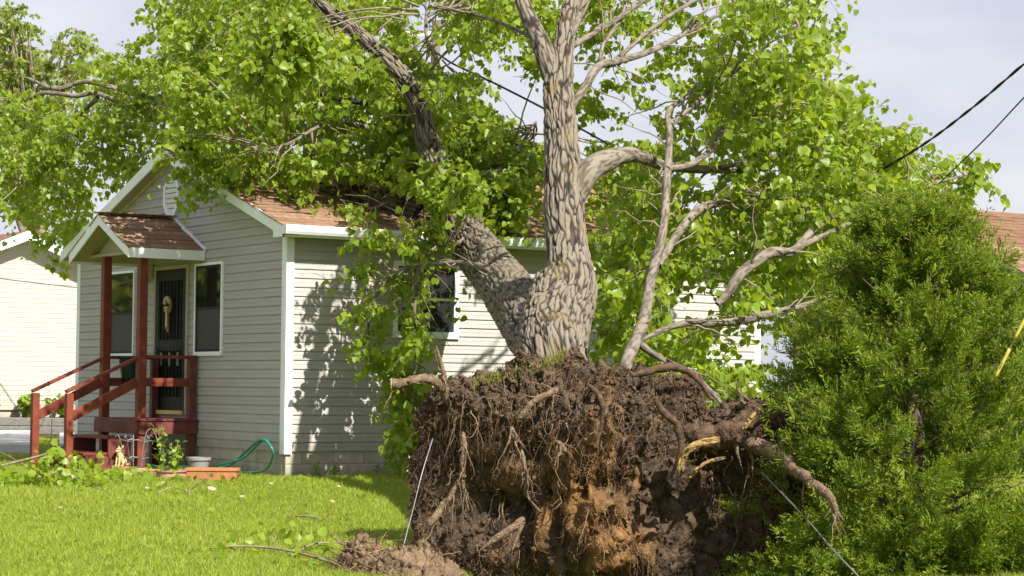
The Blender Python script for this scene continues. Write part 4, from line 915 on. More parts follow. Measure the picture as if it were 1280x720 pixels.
# crumbs of soil clinging to the face
n = 5200; i = RNG.choice(cand, n); cs_, cf = ico(1); sc_ = RNG.uniform(.005, .026, n) * RNG.uniform(.4, 1, n)
V = (ctr[i] + fn[i] * sc_[:, None] * .5)[:, None] + cs_[None] * sc_[:, None, None] * RNG.uniform(.45, 1.5, (n, 1, 3)) * (1 + .42 * RNG.normal(size=(n, len(cs_), 1)))
F = (np.arange(n)[:, None, None] * len(cs_) + cf[None]).reshape(-1, 3)
cl_ = link('soil_crumbs', raw_mesh('soil_crumbs', V.reshape(-1, 3), None, F, attrs={'clay': np.repeat(np.clip(clay[i] + RNG.normal(0, .1, n), 0, 1), len(cs_))}), M['soil'], None, 'stuff'); cl_.parent = plate
# thick roots
FORK = []
def root(pts, mt='root', sides=12, nm='root'):
    p = np.array([[*P(a, b_, d), pxm(r * (.7 if nm == 'root' else .8), d)] for a, b_, d, r in pts]); p = spline(p, len(pts) * 12); p[:, :3] += np.stack([fbm(p[:, :3] * 7 + 11 * k_, 3) for k_ in range(3)], -1) * np.minimum(.03, p[:, 3:4] * .55)
    V, Q, T = tubes(p[None, :, :3], np.maximum(p[None, :, 3] * (1 + .13 * fbm(p[:, :3] * 9, 3)) * np.minimum(1, .55 + .15 * np.minimum(np.arange(len(p)), np.arange(len(p))[::-1])), .001), sides)
    cen_ = np.repeat(p[:, :3], sides, 0); V = V + (V - cen_) * (.17 * fbm(V * 22, 3) + .14 * fbm(V * 60, 2))[:, None]
    if nm in ('root', 'broken_root'):
        for _ in range(7):
            j = RNG.integers(2, len(p) - 1); d = norm(norm(p[j, :3] - p[j - 1, :3]) * .6 + RNG.normal(size=3) * .6 + np.array([0, 0, -.5])); L = RNG.uniform(.06, .28); t = np.linspace(0, 1, 8)[:, None]
            FORK.append((p[j, :3] + d * L * t + np.cumsum(RNG.normal(size=(8, 3)) * .007, 0) + np.array([0, 0, -.3]) * t ** 2 * L, np.linspace(p[j, 3] * .38, .0012, 8)))
    o = link(nm, raw_mesh(nm, V, Q, T, True), M[mt]); o.parent = plate; return o
root([(489, 481, 16.25, 9), (497, 481, 16.25, 9.5), (515, 475, 16.25, 8), (535, 473, 16.3, 8.5), (550, 482, 16.35, 9), (560, 500, 16.4, 8), (575, 530, 16.4, 6), (580, 560, 16.3, 4)], 'paleroot', 14)
o = link('cut_end', MB().lathe([(.001, .004), (.03, .003), (.052, -.002), (.055, -.012)], 14).mesh('cut_end'), M['cutend']); o.parent = plate
e0, e1 = Vector(P(488.5, 481, 16.25)), Vector(P(500, 481, 16.25)); o.matrix_local = Matrix.Translation(e0) @ (e0 - e1).to_track_quat('Z', 'Y').to_matrix().to_4x4()
root([(545, 432, 16.35, 1.5), (549, 445, 16.35, 3), (553, 460, 16.35, 4), (556, 478, 16.35, 6)], 'paleroot', 8)
root([(578, 540, 16.05, 3), (579, 560, 16.0, 5), (580, 585, 16.0, 5.5), (577, 602, 16.05, 5)], 'paleroot')
root([(577, 598, 16.05, 6), (565, 618, 16.05, 6), (552, 636, 16.05, 6.5), (537, 656, 16.0, 7)], 'paleroot')
root([(578, 600, 16.0, 3.5), (582, 620, 16.0, 2.5), (586, 640, 16.0, 1.5)], 'paleroot', 8)
root([(698, 484, 16.1, 6), (680, 496, 16.05, 6), (662, 508, 16.0, 5), (648, 524, 16.0, 4)], 'paleroot')
root([(652, 562, 16.0, 3), (656, 580, 15.98, 4), (659, 602, 15.98, 3), (660, 622, 16.0, 2), (676, 640, 15.95, 1.2)], 'paleroot', 8)
root([(638, 535, 15.9, 5), (641, 545, 15.85, 5.5), (640, 555, 15.9, 4)], 'paleroot', 8)
root([(695, 552, 16.0, 4), (702, 557, 15.9, 4.5), (708, 564, 15.9, 3)], 'paleroot', 8)
root([(858, 535, 16.0, 15), (880, 548, 15.95, 18), (905, 545, 15.92, 17), (925, 533, 15.92, 16), (942, 516, 15.95, 15), (952, 505, 16.0, 12)], 'root', 20, 'broken_root')
# torn yellow heartwood
def torn(pts, wpx, d0):
    b_ = MB(); t3 = Vector(-R[2]) * .02
    L = [Vector(P(x, y, d)) for x, y, d in pts]; n = len(L); b_.prism([tuple(v) for v in L], t3); return b_
def splinters(path, half, n, rpx):
    c = spline(np.array(path, float), 40)
    for k in range(n):
        a, b_ = sorted(RNG.integers(0, 40, 2)); 
        if b_ - a < 12: a, b_ = max(0, a - 8), min(39, b_ + 8)
        i_ = np.linspace(a, b_, 6).astype(int); T = np.gradient(c[:, :2], axis=0)[i_]; T = T / (np.linalg.norm(T, axis=1, keepdims=True) + 1e-6); off = RNG.uniform(-half, half)
        pr = [(c[q_, 0] - T[j, 1] * off, c[q_, 1] + T[j, 0] * off, c[q_, 2] + RNG.uniform(-.02, .02), rpx * (1.2 if 0 < j < 5 else .25) * RNG.uniform(.7, 1.2)) for j, q_ in enumerate(i_)]
        root(pr, 'wood' if RNG.random() < .78 else 'paleroot', 7, 'torn_wood')
splinters([(848, 596, 15.80), (852, 577, 15.78), (862, 562, 15.75), (880, 553, 15.74), (900, 549, 15.76)], 3.6, 22, 2.0)
splinters([(858, 598, 15.82), (870, 588, 15.78), (885, 578, 15.75), (907, 572, 15.75)], 1.8, 10, 1.7)
splinters([(926, 538, 15.70), (936, 524, 15.68), (950, 511, 15.70)], 3, 7, 1.6)
root([(930, 545, 16.1, 16), (965, 560, 15.9, 14), (985, 582, 15.5, 10), (1008, 600, 15.2, 9), (1030, 613, 15.0, 8.5), (1042, 626, 14.9, 6.5), (1046, 645, 14.9, 4)], 'paleroot', 14)
for pts in ([(1041, 622, 14.9, 4), (1048, 640, 14.9, 2.5), (1056, 652, 14.9, 1)], [(1042, 640, 14.9, 3), (1044, 655, 14.9, 2), (1050, 668, 14.9, 1)], [(1006, 600, 15.2, 3), (1003, 622, 15.2, 1.6), (1006, 640, 15.2, .8)], [(1022, 612, 15.05, 2), (1024, 630, 15.05, 1)],
            [(945, 500, 16, 3), (975, 512, 15.95, 2), (1000, 520, 15.9, .8)], [(930, 490, 16.1, 1), (925, 500, 16.1, 3), (940, 508, 16.1, 3)], [(920, 475, 16.2, 1), (924, 490, 16.2, 2.5), (938, 500, 16.2, 3)],
            [(598, 690, 15.7, 2), (630, 668, 15.7, 6), (652, 650, 15.75, 5), (640, 690, 15.7, 2)], [(790, 470, 16.2, 5), (835, 460, 16.3, 7), (870, 470, 16.4, 5), (890, 500, 16.3, 3)],
            [(820, 500, 15.9, 5), (845, 530, 15.85, 6), (850, 560, 15.85, 4), (838, 600, 15.85, 2)], [(735, 480, 15.9, 4), (750, 500, 15.85, 5), (752, 530, 15.85, 3), (745, 560, 15.8, 1.5)]):
    root(pts, 'root' if pts[0][0] < 900 and pts[0][0] > 700 else 'paleroot', 8, 'rootlet')
V, Q, T = tubes(np.array([a for a, _ in FORK]), np.array([b_ for _, b_ in FORK]), 6); o = link('side_roots', raw_mesh('side_roots', V, Q, T, True), M['paleroot'], None, 'stuff'); o.parent = plate
M['turf'] = leaf_mat('torn_turf', (.12, .13, .02), (.26, .27, .05), (.30, .32, .04), .35, .6, .2)
# turf still riding on the upper edge
n = 2000; tx = RNG.uniform(590, 705, n); ty = np.interp(tx, [596, 620, 650, 680, 705], [482, 474, 468, 458, 448]) + RNG.normal(1, 5.5, n); tp = Pn(tx, ty, RNG.uniform(16.35, 16.75, n))
h = RNG.uniform(.015, .05, n); dr = norm(np.array([0, 0, 1.]) + RNG.normal(size=(n, 3)) * .35); sd = norm(RNG.normal(size=(n, 3)) * np.array([1, 1, .1])) * .005
V = np.stack([tp - sd, tp + sd, tp + dr * h[:, None]], 1).reshape(-1, 3)
tf = link('turf', raw_mesh('turf', V, None, np.arange(n * 3).reshape(-1, 3), attrs={'lv': np.repeat(RNG.random(n), 3)}), M['turf'], None, 'stuff'); tf.parent = plate

# ------------------------------------------------------------------ other trees
def cedar_tree():
    rng = np.random.default_rng(21); c0 = P(1143, 650, 16.1); gz0 = float(gz(c0[0], c0[1])); root_ = np.array([c0[0], c0[1], gz0])
    t = empty('cedar_tree', root_); tag(t, 'bushy green red-cedar tree with feathery sprays beside the torn root plate', 'tree')
    H = 2.98
    def rad(h): return 1.27 * np.clip(np.interp(h, [0, .12, .35, .6, .8, .92, 1.0], [.92, .98, 1.0, .78, .50, .32, .08]), 0, 2)
    m0, per = 440, 28; n = m0 * per; hb = np.where(rng.random(m0) < .22, rng.random(m0) * .16, rng.random(m0)); tb = rng.uniform(0, 2 * np.pi, m0); reach = rad(hb) * rng.uniform(.70, 1.22, m0)
    who = np.repeat(np.arange(m0), per); fr_ = rng.uniform(.14, 1, n) ** .62; th = tb[who]; h = hb[who]
    rr = reach[who] * fr_; rise = .30 * reach[who] * (fr_ ** 2)
    p = np.stack([rr * np.cos(th), rr * np.sin(th), h * H * 1.01 + rise - .36], -1) + rng.normal(size=(n, 3)) * np.array([.058, .058, .05]) * (1.35 - .75 * fr_)[:, None]
    p[:, 2] = np.where(p[:, 2] < .02, .02 + .3 * np.abs(p[:, 2]) * rng.random(n), p[:, 2])
    p[:, 2] += gz(p[:, 0] + root_[0], p[:, 1] + root_[1]) - gz0
    d = norm(np.stack([np.cos(th), np.sin(th), .45 + .9 * h], -1) + rng.normal(size=(n, 3)) * .38)
    # every spray is a flat feather: an axis with side twiglets
    K = 20; u = np.tile(np.linspace(.05, 1, K), (n, 1)); L = rng.uniform(.09, .21, n)
    nrm = norm(np.cross(d, rng.normal(size=(n, 3)))); sid = np.cross(d, nrm)
    sg = np.where(np.arange(K) % 2, 1, -1)[None]
    base = p[:, None] + d[:, None] * (u * L[:, None])[..., None] + rng.normal(size=(n, K, 3)) * .006
    tl = (L[:, None] * (.42 * (1 - u) + .12))[..., None] * rng.uniform(.7, 1.3, (n, K, 1))
    td = norm(d[:, None] * .75 + sid[:, None] * sg[..., None] * .75 + nrm[:, None] * rng.normal(0, .45, (n, K, 1)) + np.array([0, 0, .12]) + rng.normal(size=(n, K, 3)) * .22)
    wv = norm(np.cross(td, rng.normal(size=(n, K, 3)))) * .0062
    tip_ = base + td * tl; mid = base + td * tl * .5
    V = np.stack([base, mid + wv, tip_, mid - wv], 2).reshape(-1, 3)
    Q = np.arange(n * K * 4).reshape(-1, 4); lv = np.clip(np.repeat(rng.normal(.5, .2, n), K) + rng.normal(0, .12, n * K) + .25 * np.tile(u[0], n) - .1, 0, 1)
    link('crown', raw_mesh('crown', V, Q, attrs={'lv': np.repeat(lv, 4)}), M['cedar'], t, 'stuff')
    link('trunk', tube_mesh('trunk', [(0, 0, -.1), (.03, .02, .8), (-.02, .03, 1.8), (0, 0, 2.8)], [.10, .08, .05, .015], 10), M['darktwig'], t)
    m_ = 70; hh = rng.uniform(.16, .92, m_); a = rng.uniform(0, 6.28, m_); r1 = rad(hh) * .78; tt = np.linspace(0, 1, 5)
    pts = np.stack([r1[:, None] * tt * np.cos(a)[:, None], r1[:, None] * tt * np.sin(a)[:, None], (hh * H)[:, None] - .25 + .35 * tt[None]], -1)
    V, Q, T = tubes(pts, np.linspace(.016, .004, 5)[None] * np.ones((m_, 1)), 4); link('branches', raw_mesh('branches', V, Q, T), M['darktwig'], t, 'stuff')
    return t
cedar_tree()

def leafy_tree(name, label, basepx, d, polys, nclus, spread, lsz, per, trunk_px, seed, group=None, base=None):
    rng = np.random.default_rng(seed)
    bx = P(*basepx, d) if base is None else np.array(base, float); bx[2] = float(gz(bx[0], bx[1])); t = empty(name, bx); tag(t, label, 'tree', group)
    if polys is not None: cen = sample_clusters(polys, d - 2.0, d + 2.0, nclus, False, rng)
    else:
        v = norm(rng.normal(size=(nclus, 3))) * rng.uniform(.35, 1, (nclus, 1)) ** .5; cen = bx + np.array([0, 0, 4.0]) + v * np.array([3.0, 3.0, 3.0])
    ps, tp_, nr_, sz, lv_, tw_, twr_ = foliage(cen, per, spread, lsz, rng, clip=False, tw_r=.012)
    V, Q = leaf_arrays(ps - bx, tp_, nr_, sz); link('crown', raw_mesh('crown', V, Q, attrs={'lv': np.repeat(lv_, NL)}), M['farleaf'], t, 'stuff')
    V, Q, T = tubes(tw_ - bx, twr_, 3); link('twigs', raw_mesh('twigs', V, Q), M['twig'], t, 'stuff')
    top = cen.mean(0) - bx
    link('trunk', tube_mesh('trunk', [(0, 0, -.2), (.1, 0, top[2] * .35), (top[0] * .5, top[1] * .5, top[2] * .7), (top[0], top[1], top[2] * 1.15)], [.28, .22, .15, .05], 10), M['twig'], t)
    for c in cen[:26]:
        a = np.array([top[0] * .4, top[1] * .4, top[2] * rng.uniform(.4, .8)]); e_ = c - bx
        link('limb', tube_mesh('limb', [a, (a + e_) / 2 + rng.normal(size=3) * .2, e_], [.09, .055, .02], 6, 10), M['twig'], t)
    return t
leafy_tree('distant_tree', 'hazy distant leafy tree against the sky, past the cream house roof', (55, 480), 58, [(-70, 15), (10, 5), (40, 35), (60, 60), (95, 25), (112, 30), (118, 90), (80, 130), (-70, 150)], 150, .85, .12, 48, None, 5)
leafy_tree('distant_tree', 'distant leafy tree behind the gap between beige house and olive house', (1010, 430), 52, [(930, 250), (1100, 250), (1120, 420), (930, 430)], 90, .9, .14, 48, None, 6)
leafy_tree('yard_tree', 'round leafy yard tree mirrored in the front windows', None, 0, None, 170, .9, .22, 44, None, 8, base=(-6.9, 17.2, 0))
leafy_tree('yard_tree', 'leafy yard tree mirrored beside it in the front windows', None, 0, None, 170, .9, .22, 44, None, 9, base=(-9.2, 22.5, 0))

# ------------------------------------------------------------------ pole and wires
pb = P(540, 480, 46); pole = empty('utility_pole', (pb[0], pb[1], 0)); tag(pole, 'wooden utility pole with crossarm, mostly hidden behind the fallen crown', 'pole')
top = P(540, 22, 46)[2]
link('shaft', MB().lathe([(.15, -.3), (.13, 4), (.10, top), (.001, top)], 12).mesh('shaft', smooth=False), M['pole'], pole)
rt = Vector(R[0]); rt.z = 0; rt.normalize()
link('crossarm', MB().bar(tuple(rt * -.75 + Vector((0, 0, top - .3))), tuple(rt * .75 + Vector((0, 0, top - .3))), .09, .11).mesh('crossarm'), M['white'], pole)
for s in (-.65, -.1, .6):
    link('insulator', MB().lathe([(.02, -.25), (.06, -.22), (.05, -.15), (.07, -.12), (.05, -.05), (.05, .04), (.001, .06)], 10, tuple(rt * s + Vector((0, 0, top)))).mesh('insulator'), M['insul'], pole)
def wire(name, label, pts, r, mt, cat='cable', group=None, sides=6, n=60):
    p = [P(*q) for q in pts]; o0 = np.array(p[0]); e_ = link(name, tube_mesh(name, [q - o0 for q in p], r, sides, n), M[mt]); e_.location = o0; tag(e_, label, cat, group); return e_
# twisted service drop: three strands wound on one another
def twisted(label, pts, r):
    c = spline(np.array([P(*q) for q in pts]), 160); o0 = c[0].copy(); e_ = empty('service_cable', o0); tag(e_, label, 'cable')
    s = np.concatenate([[0], np.cumsum(np.linalg.norm(np.diff(c, axis=0), axis=1))])
    for k in range(2):
        a = s * 9 + k * math.pi; q = c - o0 + np.stack([0 * a, r * .9 * np.cos(a), r * .9 * np.sin(a)], -1)
        link('strand', tube_mesh('strand', q, r, 6, 320), M['blackwire'], e_)
twisted('thick twisted black service cable crossing the open sky above the cedar', [(1330, 40, 17), (1280, 80, 17.6), (1215, 135, 18.6), (1146, 186, 20), (1060, 236, 22)], .0075)
wire('service_wire', 'thin straight black wire running below the twisted service cable', [(1330, 72, 17), (1280, 122, 17.6), (1235, 170, 18.6), (1190, 214, 20), (1100, 300, 22)], .0065, 'blackwire')
wire('sagging_wire', 'black wire sagging through the gap between both main limbs', [(540, 62, 27), (565, 79, 26), (597, 94, 25), (630, 110, 24), (690, 141, 22.5), (760, 180, 22)], .012, 'blackwire')
wire('loose_cable', 'thick dark cable drooping to the left main limb', [(400, 120, 24.6), (455, 129, 24.6), (490, 133, 24.6), (512, 145, 24.7), (532, 164, 24.8), (545, 190, 24.8)], .028, 'blackwire')
wire('thin_cable', 'thin dark cable above the drooping one, touching the left limb', [(430, 80, 24.6), (450, 88, 24.6), (475, 96, 24.7), (502, 108, 24.8)], .012, 'blackwire')
wire('siding_wire', 'thin wire strung across the cream house wall', [(-60, 340, 39), (0, 348, 39), (40, 353, 38.8), (110, 361, 38.5)], .012, 'galv')
wire('pale_cable', 'pale thin cable hanging from the root plate down to the dirt mound', [(541, 548, 15.9), (528, 590, 15.7), (518, 630, 15.6), (507, 672, 15.5), (499, 706, 15.4)], .0042, 'galv')
wire('grey_cable', 'grey cable running taut from the root plate in front of the cedar', [(952, 590, 15.85), (975, 614, 15.6), (1010, 651, 15.2), (1044, 690, 14.9), (1090, 738, 14.6)], .006, 'galv')
gm_ = empty('guy_wire', P(1245, 470, 14.6)); tag(gm_, 'slanting guy wire with a yellow plastic guard among the cedar sprays', 'guy wire')
M['yellow'] = mat('yellow_plastic', (.42, .36, .06), .45, .1)
for a, b_ in (((1290, 382), (1268, 424)), ((1262, 436), (1244, 472))):
    p0, p1 = P(*a, 14.6), P(*b_, 14.6); o0 = np.array(gm_.location); link('guard', tube_mesh('guard', [p0 - o0, (p0 + p1) / 2 - o0, p1 - o0], .012, 8, 8), M['yellow'], gm_)
link('wire', tube_mesh('wire', [P(1330, 300, 14.61) - o0, P(1265, 430, 14.62) - o0, P(1240, 480, 14.7) - o0, P(1180, 600, 15.9) - o0, P(1120, 700, 16.8) - o0], .004, 5, 20), M['galv'], gm_)

# ------------------------------------------------------------------ dirt mound at the foot of the plate
def mound(name, label, cx, cy, d, wpx, hgt, dm, seed):
    rng = np.random.default_rng(seed); c = P(cx, cy, d); g0 = float(gz(c[0], c[1])); o0 = np.array([c[0], c[1], g0])
    n = 120; a = np.linspace(-1, 1, n); A, B_ = np.meshgrid(a, a, indexing='ij'); wm = pxm(wpx, d)
    X = A * wm; D = B_ * dm; r2 = np.hypot(A, B_); q = np.stack([X * 3, D * 3, 0 * X + seed], -1)
    edge = np.clip(1 - r2 + .25 * fbm(q, 3), 0, 1)
    Z = -.06 + hgt * edge ** .7 * (1 + .35 * fbm(q * 2, 3)) + .045 * fbm(q * 7, 4) * (edge > 0.02) + .02 * np.abs(vnoise(q * 14)) * (edge > 0)
    rv, fv = np.array([R[0][0], R[0][1]]), np.array([R[2][0], R[2][1]]); rv = rv / np.linalg.norm(rv); fv = fv / np.linalg.norm(fv)
    V = np.stack([X * rv[0] + D * fv[0], X * rv[1] + D * fv[1], Z], -1); V[..., 2] += gz(V[..., 0] + o0[0], V[..., 1] + o0[1]) - g0
    i, j = np.meshgrid(np.arange(n - 1), np.arange(n - 1), indexing='ij'); k = i * n + j
    Q = np.stack([k, k + n, k + n + 1, k + 1], -1).reshape(-1, 4); cl_ = np.clip(.5 + fbm(q * 1.7 + 3, 3), 0, 1)
    mo = empty(name, o0); tag(mo, label, 'soil mound')
    link('heap', raw_mesh('heap', V.reshape(-1, 3), Q, attrs={'clay': cl_.ravel()}), M['mound'], mo)
    ii = rng.integers(0, n * n, 900); ii = ii[edge.ravel()[ii] > .05]; vv = V.reshape(-1, 3)[ii]; m_ = len(ii); S1, F1 = ico(1); ss = rng.uniform(.01, .045, m_) * rng.uniform(.4, 1, m_)
    W = vv[:, None] + S1[None] * ss[:, None, None] * rng.uniform(.6, 1.3, (m_, 1, 3)) * (1 + .2 * rng.normal(size=(m_, len(S1), 1)))
    link('clods', raw_mesh('clods', W.reshape(-1, 3), None, (np.arange(m_)[:, None, None] * len(S1) + F1[None]).reshape(-1, 3), attrs={'clay': np.repeat(rng.random(m_), len(S1))}), M['mound'], mo, 'stuff')
    m2 = 160; ii = rng.choice(ii, m2); st = V.reshape(-1, 3)[ii]; t_ = np.linspace(0, 1, 5); dv = rng.normal(size=(m2, 3)) * np.array([1, 1, .6]) + np.array([0, 0, .35])
    pts = st[:, None] + dv[:, None] * (t_[None, :, None] * rng.uniform(.05, .16, (m2, 1, 1))) + rng.normal(size=(m2, 5, 3)) * .008
    V2, Q2, T2 = tubes(pts, np.linspace(.004, .0015, 5)[None] * np.ones((m2, 1)), 4); link('rootlets', raw_mesh('rootlets', V2, Q2, attrs={'lv': np.repeat(rng.random(m2), 20)}), M['fibre'], mo, 'stuff')
mound('dirt_mound', 'heap of loose brown dirt left of the root plate, the pale cable ending in it', 535, 738, 15.4, 125, .22, .5, 3)
mound('dirt_mound', 'smaller clod heap with dead rootlets at the lawn edge beside the larger dirt heap', 455, 722, 15.3, 42, .24, .25, 4)
mound('dirt_mound', 'dark soil spill in the pit under the root plate', 795, 700, 15.95, 300, .07, 1.55, 9)

# ------------------------------------------------------------------ lawn clutter by the house
def gp(px, py, z=None):
    """point of the lawn seen at a pixel"""
    lo, hi = 12., 40.
    for _ in range(40):
        m_ = (lo + hi) / 2; q = P(px, py, m_)
        if q[2] > gz(q[0], q[1]): lo = m_
        else: hi = m_
    return P(px, py, lo)
# hose
hz_ = [(205, 586, .02), (240, 584, .02), (268, 586, .02), (290, 580, .08), (310, 562, .30), (326, 550, .40), (337, 556, .34), (341, 570, .2), (330, 588, .03), (300, 590, .02), (272, 583, .02), (288, 578, .06), (305, 572, .16), (322, 556, .36), (331, 549, .42), (340, 560, .28)]
def wall_front_pt(px, py, x): # point on the vertical plane X = x
    dr = R.T @ np.array([(px - 640) / FPX, -(py - 360) / FPX, 1.0]); t = (x - CAM[0]) / dr[0]; return CAM + dr * t
hp_ = [wall_front_pt(a, b_, -.16 - .05 * math.sin(i * 1.3)) for i, (a, b_, _) in enumerate(hz_)]
for q in hp_: q[2] = max(q[2], .02)
o0 = hp_[0]; o = link('garden_hose', tube_mesh('garden_hose', [q - o0 for q in hp_], .013, 8, 160), M['hose']); o.location = o0; tag(o, 'green garden hose looped against the block foundation', 'hose')
hp2 = [wall_front_pt(a, b_, -.55) for a, b_ in ((142, 581), (160, 583), (185, 581), (205, 585), (222, 584))]
for q in hp2: q[2] = max(q[2], .03)
o = link('garden_hose', tube_mesh('garden_hose', [q - hp2[0] for q in hp2], .013, 8, 60), M['hose']); o.location = hp2[0]; tag(o, 'short run of green hose lying before the potted plants', 'hose')
# trough planter
tp0 = gp(266, 600); tr_ = empty('planter_trough', tp0, math.radians(90) + math.atan2(0, 1)); tr_.rotation_euler.z = math.atan2(R[0][1], R[0][0]); tag(tr_, 'rectangular terracotta trough planter on the grass beside the hose', 'planter')
b = MB(); L_, W_, H_ = .27, .10, .125
b.v = [(-L_ * .95, -W_ * .9, 0), (L_ * .95, -W_ * .9, 0), (L_ * .95, W_ * .9, 0), (-L_ * .95, W_ * .9, 0), (-L_, -W_, H_), (L_, -W_, H_), (L_, W_, H_), (-L_, W_, H_), (-L_ + .015, -W_ + .015, H_), (L_ - .015, -W_ + .015, H_), (L_ - .015, W_ - .015, H_), (-L_ + .015, W_ - .015, H_), (-L_ + .02, -W_ + .02, .08), (L_ - .02, -W_ + .02, .08), (L_ - .02, W_ - .02, .08), (-L_ + .02, W_ - .02, .08)]
b.f = [(3, 2, 1, 0)] + [(k, (k + 1) % 4, 4 + (k + 1) % 4, 4 + k) for k in range(4)] + [(4 + k, 4 + (k + 1) % 4, 8 + (k + 1) % 4, 8 + k) for k in range(4)] + [(8 + k, 8 + (k + 1) % 4, 12 + (k + 1) % 4, 12 + k) for k in range(4)] + [(12, 13, 14, 15)]
link('trough', b.mesh('trough'), M['terracotta'], tr_)
link('rim', MB().box(-L_ - .008, L_ + .008, -W_ - .008, -W_ + .0, H_ - .025, H_ + .004).box(-L_ - .008, L_ + .008, W_, W_ + .008, H_ - .025, H_ + .004).box(-L_ - .008, -L_, -W_ + .001, W_ - .001, H_ - .025, H_ + .003).box(L_, L_ + .008, -W_ + .001, W_ - .001, H_ - .025, H_ + .003).mesh('rim'), M['terracotta'], tr_)
link('soil', MB().box(-L_ + .022, L_ - .022, -W_ + .022, W_ - .022, .07, .105).mesh('soil'), M['mound'], tr_)
def pot(px, py, label, r, h, mt, x=None, flare=1.25):
    q = gp(px, py) if x is None else wall_front_pt(px, py, x); q[2] = float(gz(q[0], q[1])) if x is None else 0
    t = empty('flower_pot', q); tag(t, label, 'flower pot')
    link('pot', MB().lathe([(.001, 0), (r, 0), (r * flare * .97, h * .8), (r * flare * 1.06, h * .8), (r * flare * 1.08, h), (r * flare * .95, h), (r * flare * .9, h * .78), (.001, h * .75)], 22).mesh('pot'), mt, t)
    link('soil', MB().lathe([(r * flare * .9, h * .80), (.001, h * .83)], 16).mesh('soil'), M['mound'], t)
    return t, q
pot(248, 584, 'grey plastic flower pot against the foundation by the porch corner', .10, .17, M['greypot'], -.30, 1.35)
_, qp1 = pot(214, 598, 'low pink clay pot with leafy seedling in the grass', .16, .09, M['pinkclay'], None, 1.05)
def shrub(base, label, h, n, lsz, seed, name='potted_plant', cat='plant', spread=.10, stems=4, dead=False, mt='plant'):
    rng = np.random.default_rng(seed); t = empty(name, base); tag(t, label, cat)
    PTS = []; 
    for k in range(stems):
        d = np.array([rng.normal(0, spread), rng.normal(0, spread), h * rng.uniform(.7, 1)]); tt = np.linspace(0, 1, 6)[:, None]
        PTS.append(d * tt + np.array([1, 1, 0]) * rng.normal(size=3) * .03 * tt ** 2)
    PTS = np.array(PTS); V, Q, T = tubes(PTS, np.linspace(.006, .002, 6)[None] * np.ones((stems, 1)), 5); link('stem', raw_mesh('stem', V, Q, T), M['twig'], t)
    k = rng.integers(0, stems, n); u = rng.uniform(.3, 1, n) * 4.99; i = u.astype(int); p = PTS[k, i] + rng.normal(size=(n, 3)) * .03
    tp_ = norm(rng.normal(size=(n, 3)) + np.array([0, 0, .1])); nr_ = norm(rng.normal(size=(n, 3)) * .6 + np.array([0, 0, 1]))
    V, Q = leaf_arrays(p, tp_, nr_, lsz * rng.uniform(.6, 1.2, n)); link('foliage', raw_mesh('foliage', V, Q, attrs={'lv': np.repeat(rng.random(n), NL)}), M[mt], t, 'stuff')
    return t
q = wall_front_pt(203, 592, -.75); q[2] = .0; shrub(q, 'taller spindly potted plant with bright leaves before the porch', .55, 70, .055, 31, spread=.05, stems=3)
shrub(qp1 + np.array([.02, .02, .05]), 'short leafy seedling growing in the pink clay pot', .38, 90, .055, 32, spread=.06, stems=5)
# wire plant stand
q = gp(168, 586); q[2] = 0; q = wall_front_pt(168, 580, -.95); q[2] = 0; ws = empty('wire_plant_stand', q); tag(ws, 'scrolled grey wire plant stand at the porch step', 'plant stand'); 
for rr_, hh_ in ((.17, .36), (.12, .16)):
    link('hoop', tube_mesh('hoop', [(rr_ * math.cos(a), rr_ * math.sin(a), hh_ + .012 * math.sin(6 * a)) for a in np.linspace(0, 2 * math.pi, 25)], .005, 6, 60), M['galv'], ws)
for a in np.linspace(0, 2 * math.pi, 6)[:-1]:
    link('upright', tube_mesh('upright', [(.07 * math.cos(a), .07 * math.sin(a), 0), (.12 * math.cos(a), .12 * math.sin(a), .16), (.17 * math.cos(a), .17 * math.sin(a), .36), (.20 * math.cos(a), .20 * math.sin(a), .42), (.23 * math.cos(a), .23 * math.sin(a), .39)], .005, 6, 24), M['galv'], ws)
q = wall_front_pt(188, 580, -.85); q[2] = 0; tr2 = empty('wire_trellis', q); tag(tr2, 'tall thin wire trellis leaning near the porch post', 'trellis')
for dx, h_ in ((-.12, .50), (.12, .56)):
    link('upright', tube_mesh('upright', [(dx, 0, 0), (dx * .8, .0, h_ * .5), (dx * .4, .02, h_ * .9), (0, .02, h_)], .004, 6, 20), M['galv'], tr2)
link('crossbar', tube_mesh('crossbar', [(-.11, 0, .15), (0, .01, .17), (.11, 0, .15)], .004, 6, 10), M['galv'], tr2); link('crossbar', tube_mesh('crossbar', [(-.09, 0, .34), (0, .01, .36), (.09, 0, .34)], .004, 6, 10), M['galv'], tr2)
